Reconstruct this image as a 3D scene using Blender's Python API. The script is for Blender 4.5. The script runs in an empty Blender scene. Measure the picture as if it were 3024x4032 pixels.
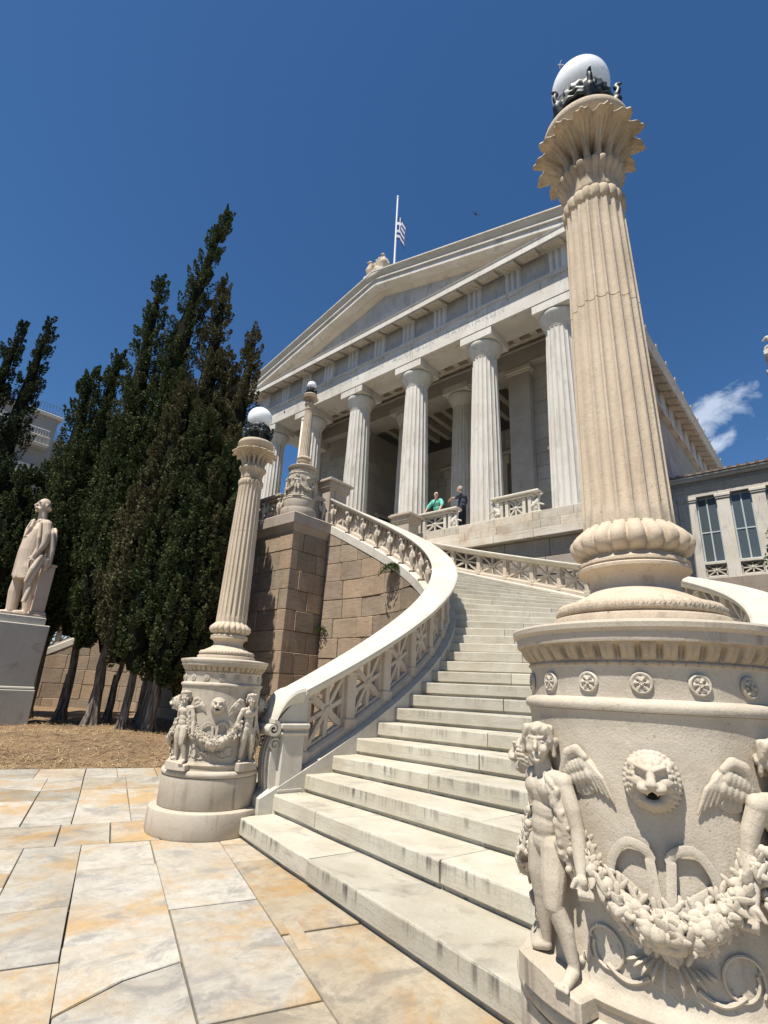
import bpy, math, random
import numpy as np
from mathutils import Vector, Matrix

random.seed(7); rng = np.random.default_rng(7)
scn = bpy.context.scene
R_ = math.radians
# ------------------------------------------------------------------ camera
ZC = 1.28
cam_d = bpy.data.cameras.new('camera'); cam = bpy.data.objects.new('camera', cam_d)
scn.collection.objects.link(cam); scn.camera = cam
cam_d.sensor_fit = 'VERTICAL'; cam_d.sensor_height = 36.0; cam_d.sensor_width = 27.0
cam_d.lens = 36.0 * 2067.6 / 4032.0
cam_d.clip_start = 0.05; cam_d.clip_end = 3000
YAW, PITCH, ROLL = -0.72521864, 0.331962, 0.05050708
fw = Vector((math.sin(YAW) * math.cos(PITCH), math.cos(YAW) * math.cos(PITCH), math.sin(PITCH)))
r0 = Vector((math.cos(YAW), -math.sin(YAW), 0)); u0 = r0.cross(fw)
rt = math.cos(ROLL) * r0 + math.sin(ROLL) * u0
up = -math.sin(ROLL) * r0 + math.cos(ROLL) * u0
cam.matrix_world = Matrix(((rt.x, up.x, -fw.x, 0), (rt.y, up.y, -fw.y, 0), (rt.z, up.z, -fw.z, ZC), (0, 0, 0, 1)))
scn.render.resolution_x = 768; scn.render.resolution_y = 1024

# ------------------------------------------------------------------ world, sun, exposure
SUN_EL = R_(65.0)
SUN_H = Vector((0.06, -1.0, 0)).normalized()
sun_dir = Vector((SUN_H.x * math.cos(SUN_EL), SUN_H.y * math.cos(SUN_EL), math.sin(SUN_EL)))
world = bpy.data.worlds.new('World'); scn.world = world; world.use_nodes = True
wt = world.node_tree; wt.nodes.clear()
wo = wt.nodes.new('ShaderNodeOutputWorld'); bg = wt.nodes.new('ShaderNodeBackground')
sky = wt.nodes.new('ShaderNodeTexSky'); sky.sky_type = 'NISHITA'; sky.sun_disc = False
sky.sun_elevation = SUN_EL; sky.sun_rotation = math.atan2(SUN_H.x, SUN_H.y)
sky.altitude = 600; sky.air_density = 1.0; sky.dust_density = 0.25; sky.ozone_density = 5.0
hsv = wt.nodes.new('ShaderNodeHueSaturation')
hsv.inputs['Saturation'].default_value = 1.17; hsv.inputs['Value'].default_value = 0.98
bg.inputs['Strength'].default_value = 0.076
# a few thin fair-weather clouds low over the right wing
tc = wt.nodes.new('ShaderNodeTexCoord')
cdir = Vector((-0.115, 0.892, 0.438)).normalized()
ce1 = Vector((0, 0, 1)).cross(cdir).normalized() * -1; ce2 = ce1.cross(cdir) * -1
if ce2.z < 0: ce2 = -ce2
def wmath(op, a, b=None, c=None):
    n = wt.nodes.new('ShaderNodeMath'); n.operation = op
    for i, v in enumerate((a, b, c)):
        if v is None: continue
        if isinstance(v, (int, float)): n.inputs[i].default_value = v
        else: wt.links.new(v, n.inputs[i])
    return n.outputs[0]
def wdot(v):
    n = wt.nodes.new('ShaderNodeVectorMath'); n.operation = 'DOT_PRODUCT'
    wt.links.new(tc.outputs['Generated'], n.inputs[0]); n.inputs[1].default_value = v
    return n.outputs['Value']
nz = wt.nodes.new('ShaderNodeTexNoise'); nz.inputs['Scale'].default_value = 19; nz.inputs['Detail'].default_value = 9
nz.inputs['Roughness'].default_value = 0.58; nz.inputs['Distortion'].default_value = 0.5
wmap = wt.nodes.new('ShaderNodeMapping'); wmap.inputs['Scale'].default_value = (1, 1, 1.6); wmap.inputs['Rotation'].default_value = (0, 0.5, 0)
wt.links.new(tc.outputs['Generated'], wmap.inputs['Vector']); wt.links.new(wmap.outputs[0], nz.inputs['Vector'])
masks = []
for (a, b, sx, sy, amp) in ((0.01, 0.005, 0.10, 0.040, 1.0), (-0.005, -0.05, 0.09, 0.024, 0.85), (0.10, -0.10, 0.05, 0.016, 0.7), (0.09, -0.04, 0.04, 0.008, 0.4)):
    ca = wmath('SUBTRACT', wdot(tuple(ce1)), a); cb = wmath('SUBTRACT', wdot(tuple(ce2)), b)
    # tilt the streak upward to the right
    t1 = wmath('ADD', wmath('MULTIPLY', ca, 0.86), wmath('MULTIPLY', cb, 0.5))
    t2 = wmath('SUBTRACT', wmath('MULTIPLY', cb, 0.86), wmath('MULTIPLY', ca, 0.5))
    d2 = wmath('ADD', wmath('POWER', wmath('DIVIDE', t1, sx), 2.0), wmath('POWER', wmath('DIVIDE', t2, sy), 2.0))
    front = wmath('GREATER_THAN', wdot(tuple(cdir)), 0.5)
    masks.append(wmath('MULTIPLY', wmath('MULTIPLY', wmath('POWER', 2.718, wmath('MULTIPLY', d2, -1.6)), amp), front))
mm = masks[0]
for m_ in masks[1:]: mm = wmath('MAXIMUM', mm, m_)
nr = wt.nodes.new('ShaderNodeMapRange'); nr.inputs['From Min'].default_value = 0.36; nr.inputs['From Max'].default_value = 0.72
wt.links.new(nz.outputs['Fac'], nr.inputs['Value'])
cl = wmath('MULTIPLY', wmath('MAXIMUM', wmath('SUBTRACT', wmath('ADD', nz.outputs['Fac'], wmath('MULTIPLY', mm, .55)), .76), 0.0), 2.6)
cl = wmath('MULTIPLY', cl, wmath('MINIMUM', wmath('MULTIPLY', mm, 3.0), 1.0))
cl = wmath('MINIMUM', cl, 0.62)
wmix = wt.nodes.new('ShaderNodeMix'); wmix.data_type = 'RGBA'
wt.links.new(sky.outputs['Color'], hsv.inputs['Color']); wt.links.new(cl, wmix.inputs[0])
wt.links.new(hsv.outputs['Color'], wmix.inputs[6]); wmix.inputs[7].default_value = (7.4, 8.2, 9.4, 1)
wt.links.new(wmix.outputs[2], bg.inputs['Color']); wt.links.new(bg.outputs[0], wo.inputs[0])

sl = bpy.data.lights.new('sun', 'SUN'); sun = bpy.data.objects.new('sun', sl); scn.collection.objects.link(sun)
sl.energy = 5.0; sl.angle = R_(0.55); sl.color = (1.0, 0.94, 0.845)
sun.rotation_euler = sun_dir.to_track_quat('Z', 'Y').to_euler()
vs = scn.view_settings
vs.view_transform = 'Standard'; vs.look = 'None'; vs.exposure = 0.62; vs.gamma = 1.0; vs.use_curve_mapping = False
scn.render.engine = 'CYCLES'
scn.cycles.max_bounces = 6

# ------------------------------------------------------------------ helpers
COL = scn.collection
class MB:
    def __init__(s): s.v = []; s.f = []
    def add(s, vs, fs):
        o = len(s.v); s.v.extend([tuple(p) for p in vs]); s.f.extend([tuple(i + o for i in f) for f in fs]); return s
    def mesh(s, name, smooth=False, fn=None):
        v = s.v
        if fn: v = [fn(*p) for p in v]
        me = bpy.data.meshes.new(name); me.from_pydata(v, [], s.f); me.update()
        if smooth: me.polygons.foreach_set('use_smooth', [True] * len(me.polygons))
        return me
def link(name, me, m, parent=None, loc=None, rz=None):
    if isinstance(me, MB): me = me.mesh(name)
    o = bpy.data.objects.new(name, me); COL.objects.link(o)
    if m is not None and me is not None and len(me.materials) == 0: me.materials.append(m)
    if parent is not None: o.parent = parent
    if loc is not None: o.location = loc
    if rz is not None: o.rotation_euler = (0, 0, rz)
    return o
def tag(o, label, cat, group=None):
    o['label'] = label; o['category'] = cat
    if group: o['group'] = group
    return o
def struct(o, kind='structure'):
    o['kind'] = kind; return o
def empty(name, label, cat, loc=(0, 0, 0), rz=0, group=None):
    o = bpy.data.objects.new(name, None); COL.objects.link(o); o.location = loc; o.rotation_euler = (0, 0, rz)
    o.empty_display_size = 0.2
    return tag(o, label, cat, group)
def copy_tree(o, parent=None):
    c = o.copy(); COL.objects.link(c)
    if parent is not None: c.parent = parent
    for ch in list(o.children): copy_tree(ch, c)
    return c
def autosmooth(me, ang=35):
    # smooth faces, sharp edges above an angle
    me.polygons.foreach_set('use_smooth', [True] * len(me.polygons))
    try: me.set_sharp_from_angle(angle=R_(ang))
    except Exception: pass
    return me

def cbox(mb, x0, x1, y0, y1, z0, z1, b=0.01, fn=None, nx=1):
    """chamfered box; fn maps the points"""
    b = min(b, (x1 - x0) * .45, (y1 - y0) * .45, (z1 - z0) * .45)
    X = [x0, x0 + b, x1 - b, x1]; Y = [y0, y0 + b, y1 - b, y1]; Z = [z0, z0 + b, z1 - b, z1]
    xs = [X[1] + (X[2] - X[1]) * i / nx for i in range(nx + 1)]
    V = []; F = []
    def P(x, y, z): V.append((x, y, z)); return len(V) - 1
    # six faces (long direction x subdivided on four of them)
    top = [(P(x, Y[1], Z[3]), P(x, Y[2], Z[3])) for x in xs]
    bot = [(P(x, Y[1], Z[0]), P(x, Y[2], Z[0])) for x in xs]
    fro = [(P(x, Y[0], Z[1]), P(x, Y[0], Z[2])) for x in xs]
    bac = [(P(x, Y[3], Z[1]), P(x, Y[3], Z[2])) for x in xs]
    L = [P(X[0], Y[1], Z[1]), P(X[0], Y[2], Z[1]), P(X[0], Y[2], Z[2]), P(X[0], Y[1], Z[2])]
    Rr = [P(X[3], Y[1], Z[1]), P(X[3], Y[2], Z[1]), P(X[3], Y[2], Z[2]), P(X[3], Y[1], Z[2])]
    for i in range(nx):
        F += [(top[i][0], top[i + 1][0], top[i + 1][1], top[i][1]), (bot[i][0], bot[i][1], bot[i + 1][1], bot[i + 1][0]),
              (fro[i][0], fro[i + 1][0], fro[i + 1][1], fro[i][1]), (bac[i][0], bac[i][1], bac[i + 1][1], bac[i + 1][0]),
              (fro[i][1], fro[i + 1][1], top[i + 1][0], top[i][0]), (top[i][1], top[i + 1][1], bac[i + 1][1], bac[i][1]),
              (bot[i][0], bot[i + 1][0], fro[i + 1][0], fro[i][0]), (bac[i][0], bac[i + 1][0], bot[i + 1][1], bot[i][1])]
    F += [(L[0], L[3], L[2], L[1]), (Rr[0], Rr[1], Rr[2], Rr[3])]
    for S, t, bb, f_, k in ((L, top[0], bot[0], fro[0], bac[0]), (Rr, top[-1], bot[-1], fro[-1], bac[-1])):
        q = [(S[3], t[0], t[1], S[2]), (S[0], S[1], bb[1], bb[0]), (S[0], bb[0] if False else f_[0], f_[1], S[3]), (S[1], S[2], k[1], k[0])]
        tri = [(S[3], f_[1], t[0]), (S[2], t[1], k[1]), (S[0], bb[0], f_[0]), (S[1], k[0], bb[1])]
        if S is L: F += [tuple(x) for x in q] ; F += tri
        else: F += [tuple(reversed(x)) for x in q]; F += [tuple(reversed(x)) for x in tri]
    if fn: V = [fn(*p) for p in V]
    mb.add(V, F); return mb
def box_mesh(name, x0, x1, y0, y1, z0, z1, b=0.01, fn=None, nx=1):
    mb = MB(); cbox(mb, x0, x1, y0, y1, z0, z1, b, fn, nx); return mb.mesh(name)
def lathe(prof, n=48, mod=None, cap_bot=True, cap_top=True):
    """prof [(r,z)], mod(ang, i, r, z) -> (r,z)"""
    mb = MB(); V = []; F = []
    for i, (r, z) in enumerate(prof):
        for k in range(n):
            a = 2 * math.pi * k / n
            rr, zz = (r, z) if mod is None else mod(a, i, r, z)
            V.append((rr * math.cos(a), rr * math.sin(a), zz))
    for i in range(len(prof) - 1):
        for k in range(n):
            k2 = (k + 1) % n
            F.append((i * n + k, i * n + k2, (i + 1) * n + k2, (i + 1) * n + k))
    if cap_bot: F.append(tuple(reversed(range(n))))
    if cap_top: F.append(tuple(range((len(prof) - 1) * n, len(prof) * n)))
    mb.add(V, F); return mb
def prism(mb, poly, a0, a1, axis='x', fn=None):
    """extrude a polygon; axis x: poly in (y,z); axis y: poly in (x,z); axis z: poly in (x,y)"""
    n = len(poly); V = []
    for a in (a0, a1):
        for p in poly:
            V.append({'x': (a, p[0], p[1]), 'y': (p[0], a, p[1]), 'z': (p[0], p[1], a)}[axis])
    F = [(i, (i + 1) % n, n + (i + 1) % n, n + i) for i in range(n)] + [tuple(reversed(range(n))), tuple(range(n, 2 * n))]
    if fn: V = [fn(*p) for p in V]
    mb.add(V, F); return mb
def fixn(me):
    import bmesh
    bm = bmesh.new(); bm.from_mesh(me); bmesh.ops.recalc_face_normals(bm, faces=bm.faces); bm.to_mesh(me); bm.free(); return me
def tube(mb, pts, rad, n=8, flat=1.0):
    """tube along pts with radii"""
    pts = [Vector(p) for p in pts]; m = len(pts)
    if not hasattr(rad, '__len__'): rad = [rad] * m
    V = []; F = []; prev = None
    for i, p in enumerate(pts):
        t = (pts[min(i + 1, m - 1)] - pts[max(i - 1, 0)]).normalized()
        ref = Vector((0, 0, 1)) if abs(t.z) < .95 else Vector((1, 0, 0))
        a = t.cross(ref).normalized() if prev is None else (prev - t * prev.dot(t)).normalized()
        prev = a; b = t.cross(a)
        for k in range(n):
            w = 2 * math.pi * k / n; V.append(p + (a * math.cos(w) + b * math.sin(w) * flat) * rad[i])
    for i in range(m - 1):
        for k in range(n):
            k2 = (k + 1) % n; F.append((i * n + k, i * n + k2, (i + 1) * n + k2, (i + 1) * n + k))
    F += [tuple(reversed(range(n))), tuple(range((m - 1) * n, m * n))]
    mb.add(V, F); return mb
def ell(mb, c, r, rot=None, nu=10, nv=7):
    V = []; F = []
    for j in range(nv + 1):
        ph = math.pi * j / nv
        for i in range(nu):
            a = 2 * math.pi * i / nu
            p = Vector((r[0] * math.sin(ph) * math.cos(a), r[1] * math.sin(ph) * math.sin(a), r[2] * math.cos(ph)))
            if rot is not None: p = rot @ p
            V.append(p + Vector(c))
    for j in range(nv):
        for i in range(nu):
            i2 = (i + 1) % nu; F.append((j * nu + i, (j + 1) * nu + i, (j + 1) * nu + i2, j * nu + i2))
    mb.add(V, F); return mb
def cap(mb, p0, p1, ra, rb, n=12):
    p0 = Vector(p0); p1 = Vector(p1); t = (p1 - p0)
    if t.length < 1e-6: t = Vector((0, 0, 1e-4))
    tn = t.normalized(); pts = []; rad = []
    for a in (85, 60, 30): pts.append(p0 - tn * ra * math.sin(R_(a))); rad.append(ra * math.cos(R_(a)))
    for k in range(5): pts.append(p0 + t * k / 4); rad.append(ra + (rb - ra) * k / 4)
    for a in (30, 60, 85): pts.append(p1 + tn * rb * math.sin(R_(a))); rad.append(rb * math.cos(R_(a)))
    return tube(mb, pts, rad, n)
def rotm(rx=0, ry=0, rz=0):
    return (Matrix.Rotation(R_(rz), 3, 'Z') @ Matrix.Rotation(R_(ry), 3, 'Y') @ Matrix.Rotation(R_(rx), 3, 'X'))
def blob(name, prims, voxel, smooth=3, fn=None):
    """union of ellipsoids and tapered capsules as one continuous surface"""
    mb = MB()
    for p in prims:
        if p[0] == 'e': ell(mb, p[1], p[2], rotm(*p[3]) if len(p) > 3 else None, 14, 9)
        elif p[0] == 'c': cap(mb, p[1], p[2], p[3], p[4])
        elif p[0] == 's':       # loft of ellipses (x, y, z, rx, ry)
            V = []; F = []; k = 20; L_ = p[1]
            for (x, y, z, rx, ry) in L_:
                for i in range(k): V.append((x + rx * math.cos(2 * math.pi * i / k), y + ry * math.sin(2 * math.pi * i / k), z))
            for j in range(len(L_) - 1):
                for i in range(k): F.append((j * k + i, j * k + (i + 1) % k, (j + 1) * k + (i + 1) % k, (j + 1) * k + i))
            F += [tuple(reversed(range(k))), tuple(range((len(L_) - 1) * k, len(L_) * k))]; mb.add(V, F)
        elif p[0] == 'b': cbox(mb, *p[1], b=p[2] if len(p) > 2 else .004)
        elif p[0] == 'p':
            for a, b_, ra, rb in zip(p[1][:-1], p[1][1:], p[2][:-1], p[2][1:]): cap(mb, a, b_, ra, rb)
    me = mb.mesh(name + '_tmp'); fixn(me); o = bpy.data.objects.new('tmp', me); COL.objects.link(o)
    m = o.modifiers.new('r', 'REMESH'); m.mode = 'VOXEL'; m.voxel_size = voxel; m.use_smooth_shade = True
    if smooth:
        s = o.modifiers.new('s', 'SMOOTH'); s.factor = 0.5; s.iterations = smooth
    dg = bpy.context.evaluated_depsgraph_get(); ev = o.evaluated_get(dg)
    out = bpy.data.meshes.new_from_object(ev); out.name = name
    bpy.data.objects.remove(o); bpy.data.meshes.remove(me)
    if fn:
        co = np.empty(len(out.vertices) * 3); out.vertices.foreach_get('co', co); co = co.reshape(-1, 3)
        out.vertices.foreach_set('co', fn(co).ravel()); out.update()
    out.polygons.foreach_set('use_smooth', [True] * len(out.polygons))
    return out
def npmesh(name, V, F, smooth=False):
    """fast mesh from numpy arrays, F (n,3) or (n,4)"""
    me = bpy.data.meshes.new(name); n = len(F); k = F.shape[1]
    me.vertices.add(len(V)); me.vertices.foreach_set('co', np.ascontiguousarray(V, dtype=np.float32).ravel())
    me.loops.add(n * k); me.loops.foreach_set('vertex_index', np.ascontiguousarray(F, dtype=np.int32).ravel())
    me.polygons.add(n); me.polygons.foreach_set('loop_start', np.arange(0, n * k, k, dtype=np.int32))
    me.update(calc_edges=True)
    if smooth: me.polygons.foreach_set('use_smooth', [True] * n)
    return me

# ------------------------------------------------------------------ materials
class NT:
    def __init__(s, name):
        s.m = bpy.data.materials.new(name); s.m.use_nodes = True; s.t = s.m.node_tree
        s.b = s.t.nodes['Principled BSDF']; s.g = s.t.nodes.new('ShaderNodeNewGeometry'); s.oi = s.t.nodes.new('ShaderNodeObjectInfo')
    def L(s, a, b): s.t.links.new(a, b)
    def mapped(s, scale, rot=(0, 0, 0), src=None):
        n = s.t.nodes.new('ShaderNodeMapping'); n.inputs['Scale'].default_value = scale; n.inputs['Rotation'].default_value = rot
        s.L(src or s.g.outputs['Position'], n.inputs['Vector']); return n.outputs[0]
    def noise(s, vec, scale, detail=4, rough=.55, dist=0.0):
        n = s.t.nodes.new('ShaderNodeTexNoise'); n.inputs['Scale'].default_value = scale; n.inputs['Detail'].default_value = detail
        n.inputs['Roughness'].default_value = rough; n.inputs['Distortion'].default_value = dist
        s.L(vec, n.inputs['Vector']); return n.outputs['Fac']
    def ramp(s, v, lo, hi):
        n = s.t.nodes.new('ShaderNodeMapRange'); n.inputs['From Min'].default_value = lo; n.inputs['From Max'].default_value = hi
        n.interpolation_type = 'SMOOTHSTEP'
        s.L(v, n.inputs['Value']); return n.outputs[0]
    def mix(s, f, a, b, mode='MIX'):
        n = s.t.nodes.new('ShaderNodeMix'); n.data_type = 'RGBA'; n.blend_type = mode
        for i, v in ((0, f), (6, a), (7, b)):
            if isinstance(v, tuple): n.inputs[i].default_value = v if len(v) == 4 else v + (1,)
            elif isinstance(v, (int, float)): n.inputs[i].default_value = v
            else: s.L(v, n.inputs[i])
        return n.outputs[2]
    def math(s, op, a, b=None):
        n = s.t.nodes.new('ShaderNodeMath'); n.operation = op
        for i, v in enumerate((a, b)):
            if v is None: continue
            if isinstance(v, (int, float)): n.inputs[i].default_value = v
            else: s.L(v, n.inputs[i])
        return n.outputs[0]
    def nz(s):
        n = s.t.nodes.new('ShaderNodeSeparateXYZ'); s.L(s.g.outputs['True Normal'], n.inputs[0]); return s.math('ABSOLUTE', n.outputs[2])
    def done(s, col, rough=.7, bump=None, bstr=.3, bdist=.01, spec=.3, metal=0):
        if isinstance(col, tuple): s.b.inputs['Base Color'].default_value = col if len(col) == 4 else col + (1,)
        else: s.L(col, s.b.inputs['Base Color'])
        if isinstance(rough, (int, float)): s.b.inputs['Roughness'].default_value = rough
        else: s.L(rough, s.b.inputs['Roughness'])
        s.b.inputs['Specular IOR Level'].default_value = spec; s.b.inputs['Metallic'].default_value = metal
        if bump is not None:
            n = s.t.nodes.new('ShaderNodeBump'); n.inputs['Strength'].default_value = bstr; n.inputs['Distance'].default_value = bdist
            s.L(bump, n.inputs['Height']); s.L(n.outputs[0], s.b.inputs['Normal'])
        return s.m
def stone(name, c1, c2, vein, stain, s1=2.0, vs=(2, 2, 6), vscale=3.0, veinlo=.55, veinhi=.8, stlo=.58, sthi=.8, sscale=.7,
          streak=None, streak_amt=.6, var=.18, bump=.25, fine=60, rough=.7, pits=0.0, spec=.25, tint=None, streak_lo=.52, streak_hi=.75, riser=None):
    n = NT(name); P = n.g.outputs['Position']
    col = n.mix(n.ramp(n.noise(P, s1, 5), .3, .7), c1, c2)
    col = n.mix(n.math('MULTIPLY', n.ramp(n.noise(n.mapped(vs), vscale, 6, .6, 1.2), veinlo, veinhi), .8), col, vein)
    col = n.mix(n.math('MULTIPLY', n.ramp(n.noise(P, sscale, 6, .65, .4), stlo, sthi), .75), col, stain)
    if streak is not None:
        st = n.ramp(n.noise(n.mapped((1, 1, .07)), 16, 4, .6), streak_lo, streak_hi)
        st = n.math('MULTIPLY', st, n.ramp(n.noise(P, 1.6, 3), .38, .62))
        st = n.math('MULTIPLY', st, n.math('SUBTRACT', 1.0, n.ramp(n.nz(), .3, .6)))
        if riser:               # run-off marks start under each nosing and thin out downwards, worst on the lowest steps
            sx = n.t.nodes.new('ShaderNodeSeparateXYZ'); n.L(P, sx.inputs[0]); fr = n.math('FRACT', n.math('DIVIDE', n.math('SUBTRACT', sx.outputs[2], .012), riser))
            st = n.math('MULTIPLY', st, n.ramp(n.math('ADD', fr, n.math('MULTIPLY', n.noise(n.mapped((1, 1, .05)), 22, 3), .5)), .42, 1.0))
            st = n.math('MULTIPLY', st, n.math('SUBTRACT', 1.0, n.math('MULTIPLY', n.ramp(sx.outputs[2], .5, 1.4), .75)))
        col = n.mix(n.math('MULTIPLY', st, streak_amt), col, streak)
    fn_ = n.noise(P, fine, 4, .7)
    col = n.mix(n.math('MULTIPLY', n.ramp(fn_, .25, .75), .16), col, (0.1, 0.085, 0.07))
    if pits:
        pt = n.ramp(n.noise(P, fine * .55, 3, .6), .62, .75)
        col = n.mix(n.math('MULTIPLY', pt, pits), col, (0.2, 0.16, 0.12))
    v = n.math('ADD', n.math('MULTIPLY', n.oi.outputs['Random'], var), 1 - var * .6)
    if tint is not None: col = n.mix(n.math('MULTIPLY', n.ramp(n.oi.outputs['Random'], .35, 1.0), .9), col, n.mix(1.0, col, tint, 'MULTIPLY'))
    h = n.t.nodes.new('ShaderNodeHueSaturation'); n.L(col, h.inputs['Color']); n.L(v, h.inputs['Value'])
    return n.done(h.outputs[0], rough, n.math('ADD', fn_, n.math('MULTIPLY', n.noise(P, fine * .25, 3), 1.5)), bump, .004, spec)
M = {}
M['step'] = stone('step_marble', (.52, .49, .405), (.44, .40, .315), (.27, .245, .20), (.40, .335, .235), s1=3, vs=(.7, .7, 11), vscale=5,
                  veinlo=.5, veinhi=.78, streak=(.085, .08, .072), streak_amt=.9, var=.28, bump=.4, fine=70, rough=.65, streak_lo=.48, streak_hi=.66, riser=.16)
M['rail'] = stone('rail_marble', (.58, .55, .475), (.51, .47, .39), (.38, .34, .275), (.42, .355, .26), s1=3, vs=(1, 1, 3), vscale=4, streak=(.3, .27, .23),
                  streak_amt=.4, var=.1, bump=.25, fine=80)
M['lattice'] = stone('lattice_marble', (.55, .48, .39), (.50, .42, .33), (.36, .30, .24), (.36, .29, .21), s1=4, streak=(.18, .15, .12), streak_amt=.6, var=.14, fine=90)
M['temple'] = stone('temple_marble', (.64, .61, .555), (.56, .52, .45), (.34, .325, .30), (.46, .385, .285), s1=.9, vs=(1.2, 1.2, .35), vscale=2.2, veinlo=.5, veinhi=.78,
                    streak=(.20, .19, .175), streak_amt=.75, var=.10, sscale=.45, stlo=.6, sthi=.85, fine=28, bump=.2)
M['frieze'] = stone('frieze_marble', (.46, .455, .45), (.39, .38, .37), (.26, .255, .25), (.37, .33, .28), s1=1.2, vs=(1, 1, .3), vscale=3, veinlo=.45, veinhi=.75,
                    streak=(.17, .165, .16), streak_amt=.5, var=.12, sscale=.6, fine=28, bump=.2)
M['soffit'] = stone('soffit_marble', (.62, .56, .46), (.55, .48, .385), (.42, .35, .27), (.40, .32, .23), s1=1.4, vs=(.4, 2.5, 2.5), vscale=2, var=.1, fine=30)
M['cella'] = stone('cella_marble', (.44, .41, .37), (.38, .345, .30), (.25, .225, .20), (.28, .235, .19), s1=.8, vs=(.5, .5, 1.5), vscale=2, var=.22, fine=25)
M['lamp'] = stone('lamp_marble', (.53, .475, .385), (.455, .395, .31), (.36, .305, .235), (.33, .27, .195), s1=7, vs=(3, 3, 3), vscale=3, veinlo=.52, veinhi=.8,
                  sscale=2.6, stlo=.5, sthi=.8, streak=(.30, .25, .19), streak_amt=.45, var=.05, bump=.32, fine=170, pits=.7, rough=.8)
M['shaft'] = stone('shaft_limestone', (.56, .465, .35), (.49, .40, .295), (.37, .30, .22), (.40, .315, .22), s1=5, vs=(4, 4, .6), vscale=2.2, veinlo=.5, veinhi=.8, sscale=1.6,
                   streak=(.25, .195, .14), streak_amt=.65, var=.05, bump=.35, fine=150, pits=.85, rough=.85)
M['capital'] = stone('capital_limestone', (.50, .41, .295), (.42, .335, .235), (.29, .22, .15), (.21, .16, .11), s1=9, sscale=5, stlo=.45, sthi=.75, var=.05, bump=.3, fine=160, pits=.5, rough=.85)
M['base'] = stone('base_marble', (.50, .44, .36), (.44, .38, .295), (.33, .28, .215), (.32, .255, .18), s1=4, sscale=2.2, streak=(.12, .10, .085), streak_amt=.75, var=.08, bump=.25, fine=130, pits=.5)
M['block'] = stone('wall_stone', (.37, .295, .215), (.295, .23, .165), (.185, .14, .098), (.24, .185, .135), s1=1.5, vs=(1.0, 1.0, 7), vscale=4, veinlo=.42, veinhi=.72,
                   streak=(.16, .115, .08), streak_amt=.5, var=.3, bump=.5, fine=45, tint=(1.08, 1.0, .92, 1))
M['coping'] = stone('coping_stone', (.43, .37, .31), (.37, .31, .25), (.27, .22, .17), (.28, .22, .17), s1=2, vs=(1, 1, 5), vscale=4, streak=(.14, .12, .1), streak_amt=.7, var=.15, fine=45)
M['podium'] = stone('podium_stone', (.36, .315, .265), (.295, .245, .20), (.185, .15, .12), (.26, .20, .15), s1=1.2, vs=(1, 1, 5), vscale=4, streak=(.11, .10, .09), streak_amt=.7, var=.3, bump=.5, fine=40)
M['paving'] = None
M['stylo'] = stone('stylobate_marble', (.58, .53, .45), (.50, .44, .355), (.34, .29, .23), (.40, .30, .20), s1=1.6, vs=(.6, .6, 6), vscale=3, veinlo=.48, veinhi=.74, sscale=.9, stlo=.48, sthi=.72, streak=(.13, .115, .10), streak_amt=.85, var=.25, fine=40, bump=.3)
M['joint'] = NT('mortar').done((.055, .05, .045), .95)
M['statue'] = stone('statue_marble', (.60, .49, .385), (.54, .43, .33), (.46, .37, .29), (.47, .36, .27), s1=2, sscale=1.2, var=.04, bump=.3, fine=60, streak=(.34, .27, .21), streak_amt=.4)
M['pedestal'] = stone('pedestal_marble', (.50, .475, .415), (.43, .405, .35), (.27, .25, .22), (.28, .245, .205), s1=1.5, vs=(1, 1, 2), vscale=2, streak=(.2, .18, .15), streak_amt=.5, var=.05, fine=50)
M['bronze'] = (lambda n: n.done(n.mix(n.ramp(n.noise(n.g.outputs['Position'], 40, 4), .35, .7), (.018, .02, .02), (.06, .07, .066)), .5, spec=.5, metal=.55))(NT('dark_bronze'))
def glassglobe():
    n = NT('opal_glass'); P = n.g.outputs['Position']
    c = n.mix(n.math('MULTIPLY', n.ramp(n.noise(n.mapped((1, 1, .25)), 30, 4, .6), .55, .8), .3), (.80, .81, .81), (.46, .44, .40))
    c = n.mix(n.math('MULTIPLY', n.ramp(n.noise(P, 220, 2), .55, .7), .12), c, (.35, .34, .32))
    m = n.done(c, .22, spec=.5); n.b.inputs['Subsurface Weight'].default_value = .9; n.b.inputs['Subsurface Radius'].default_value = (1, 1, 1)
    n.b.inputs['Subsurface Scale'].default_value = .12
    return m
M['globe'] = glassglobe()
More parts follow.
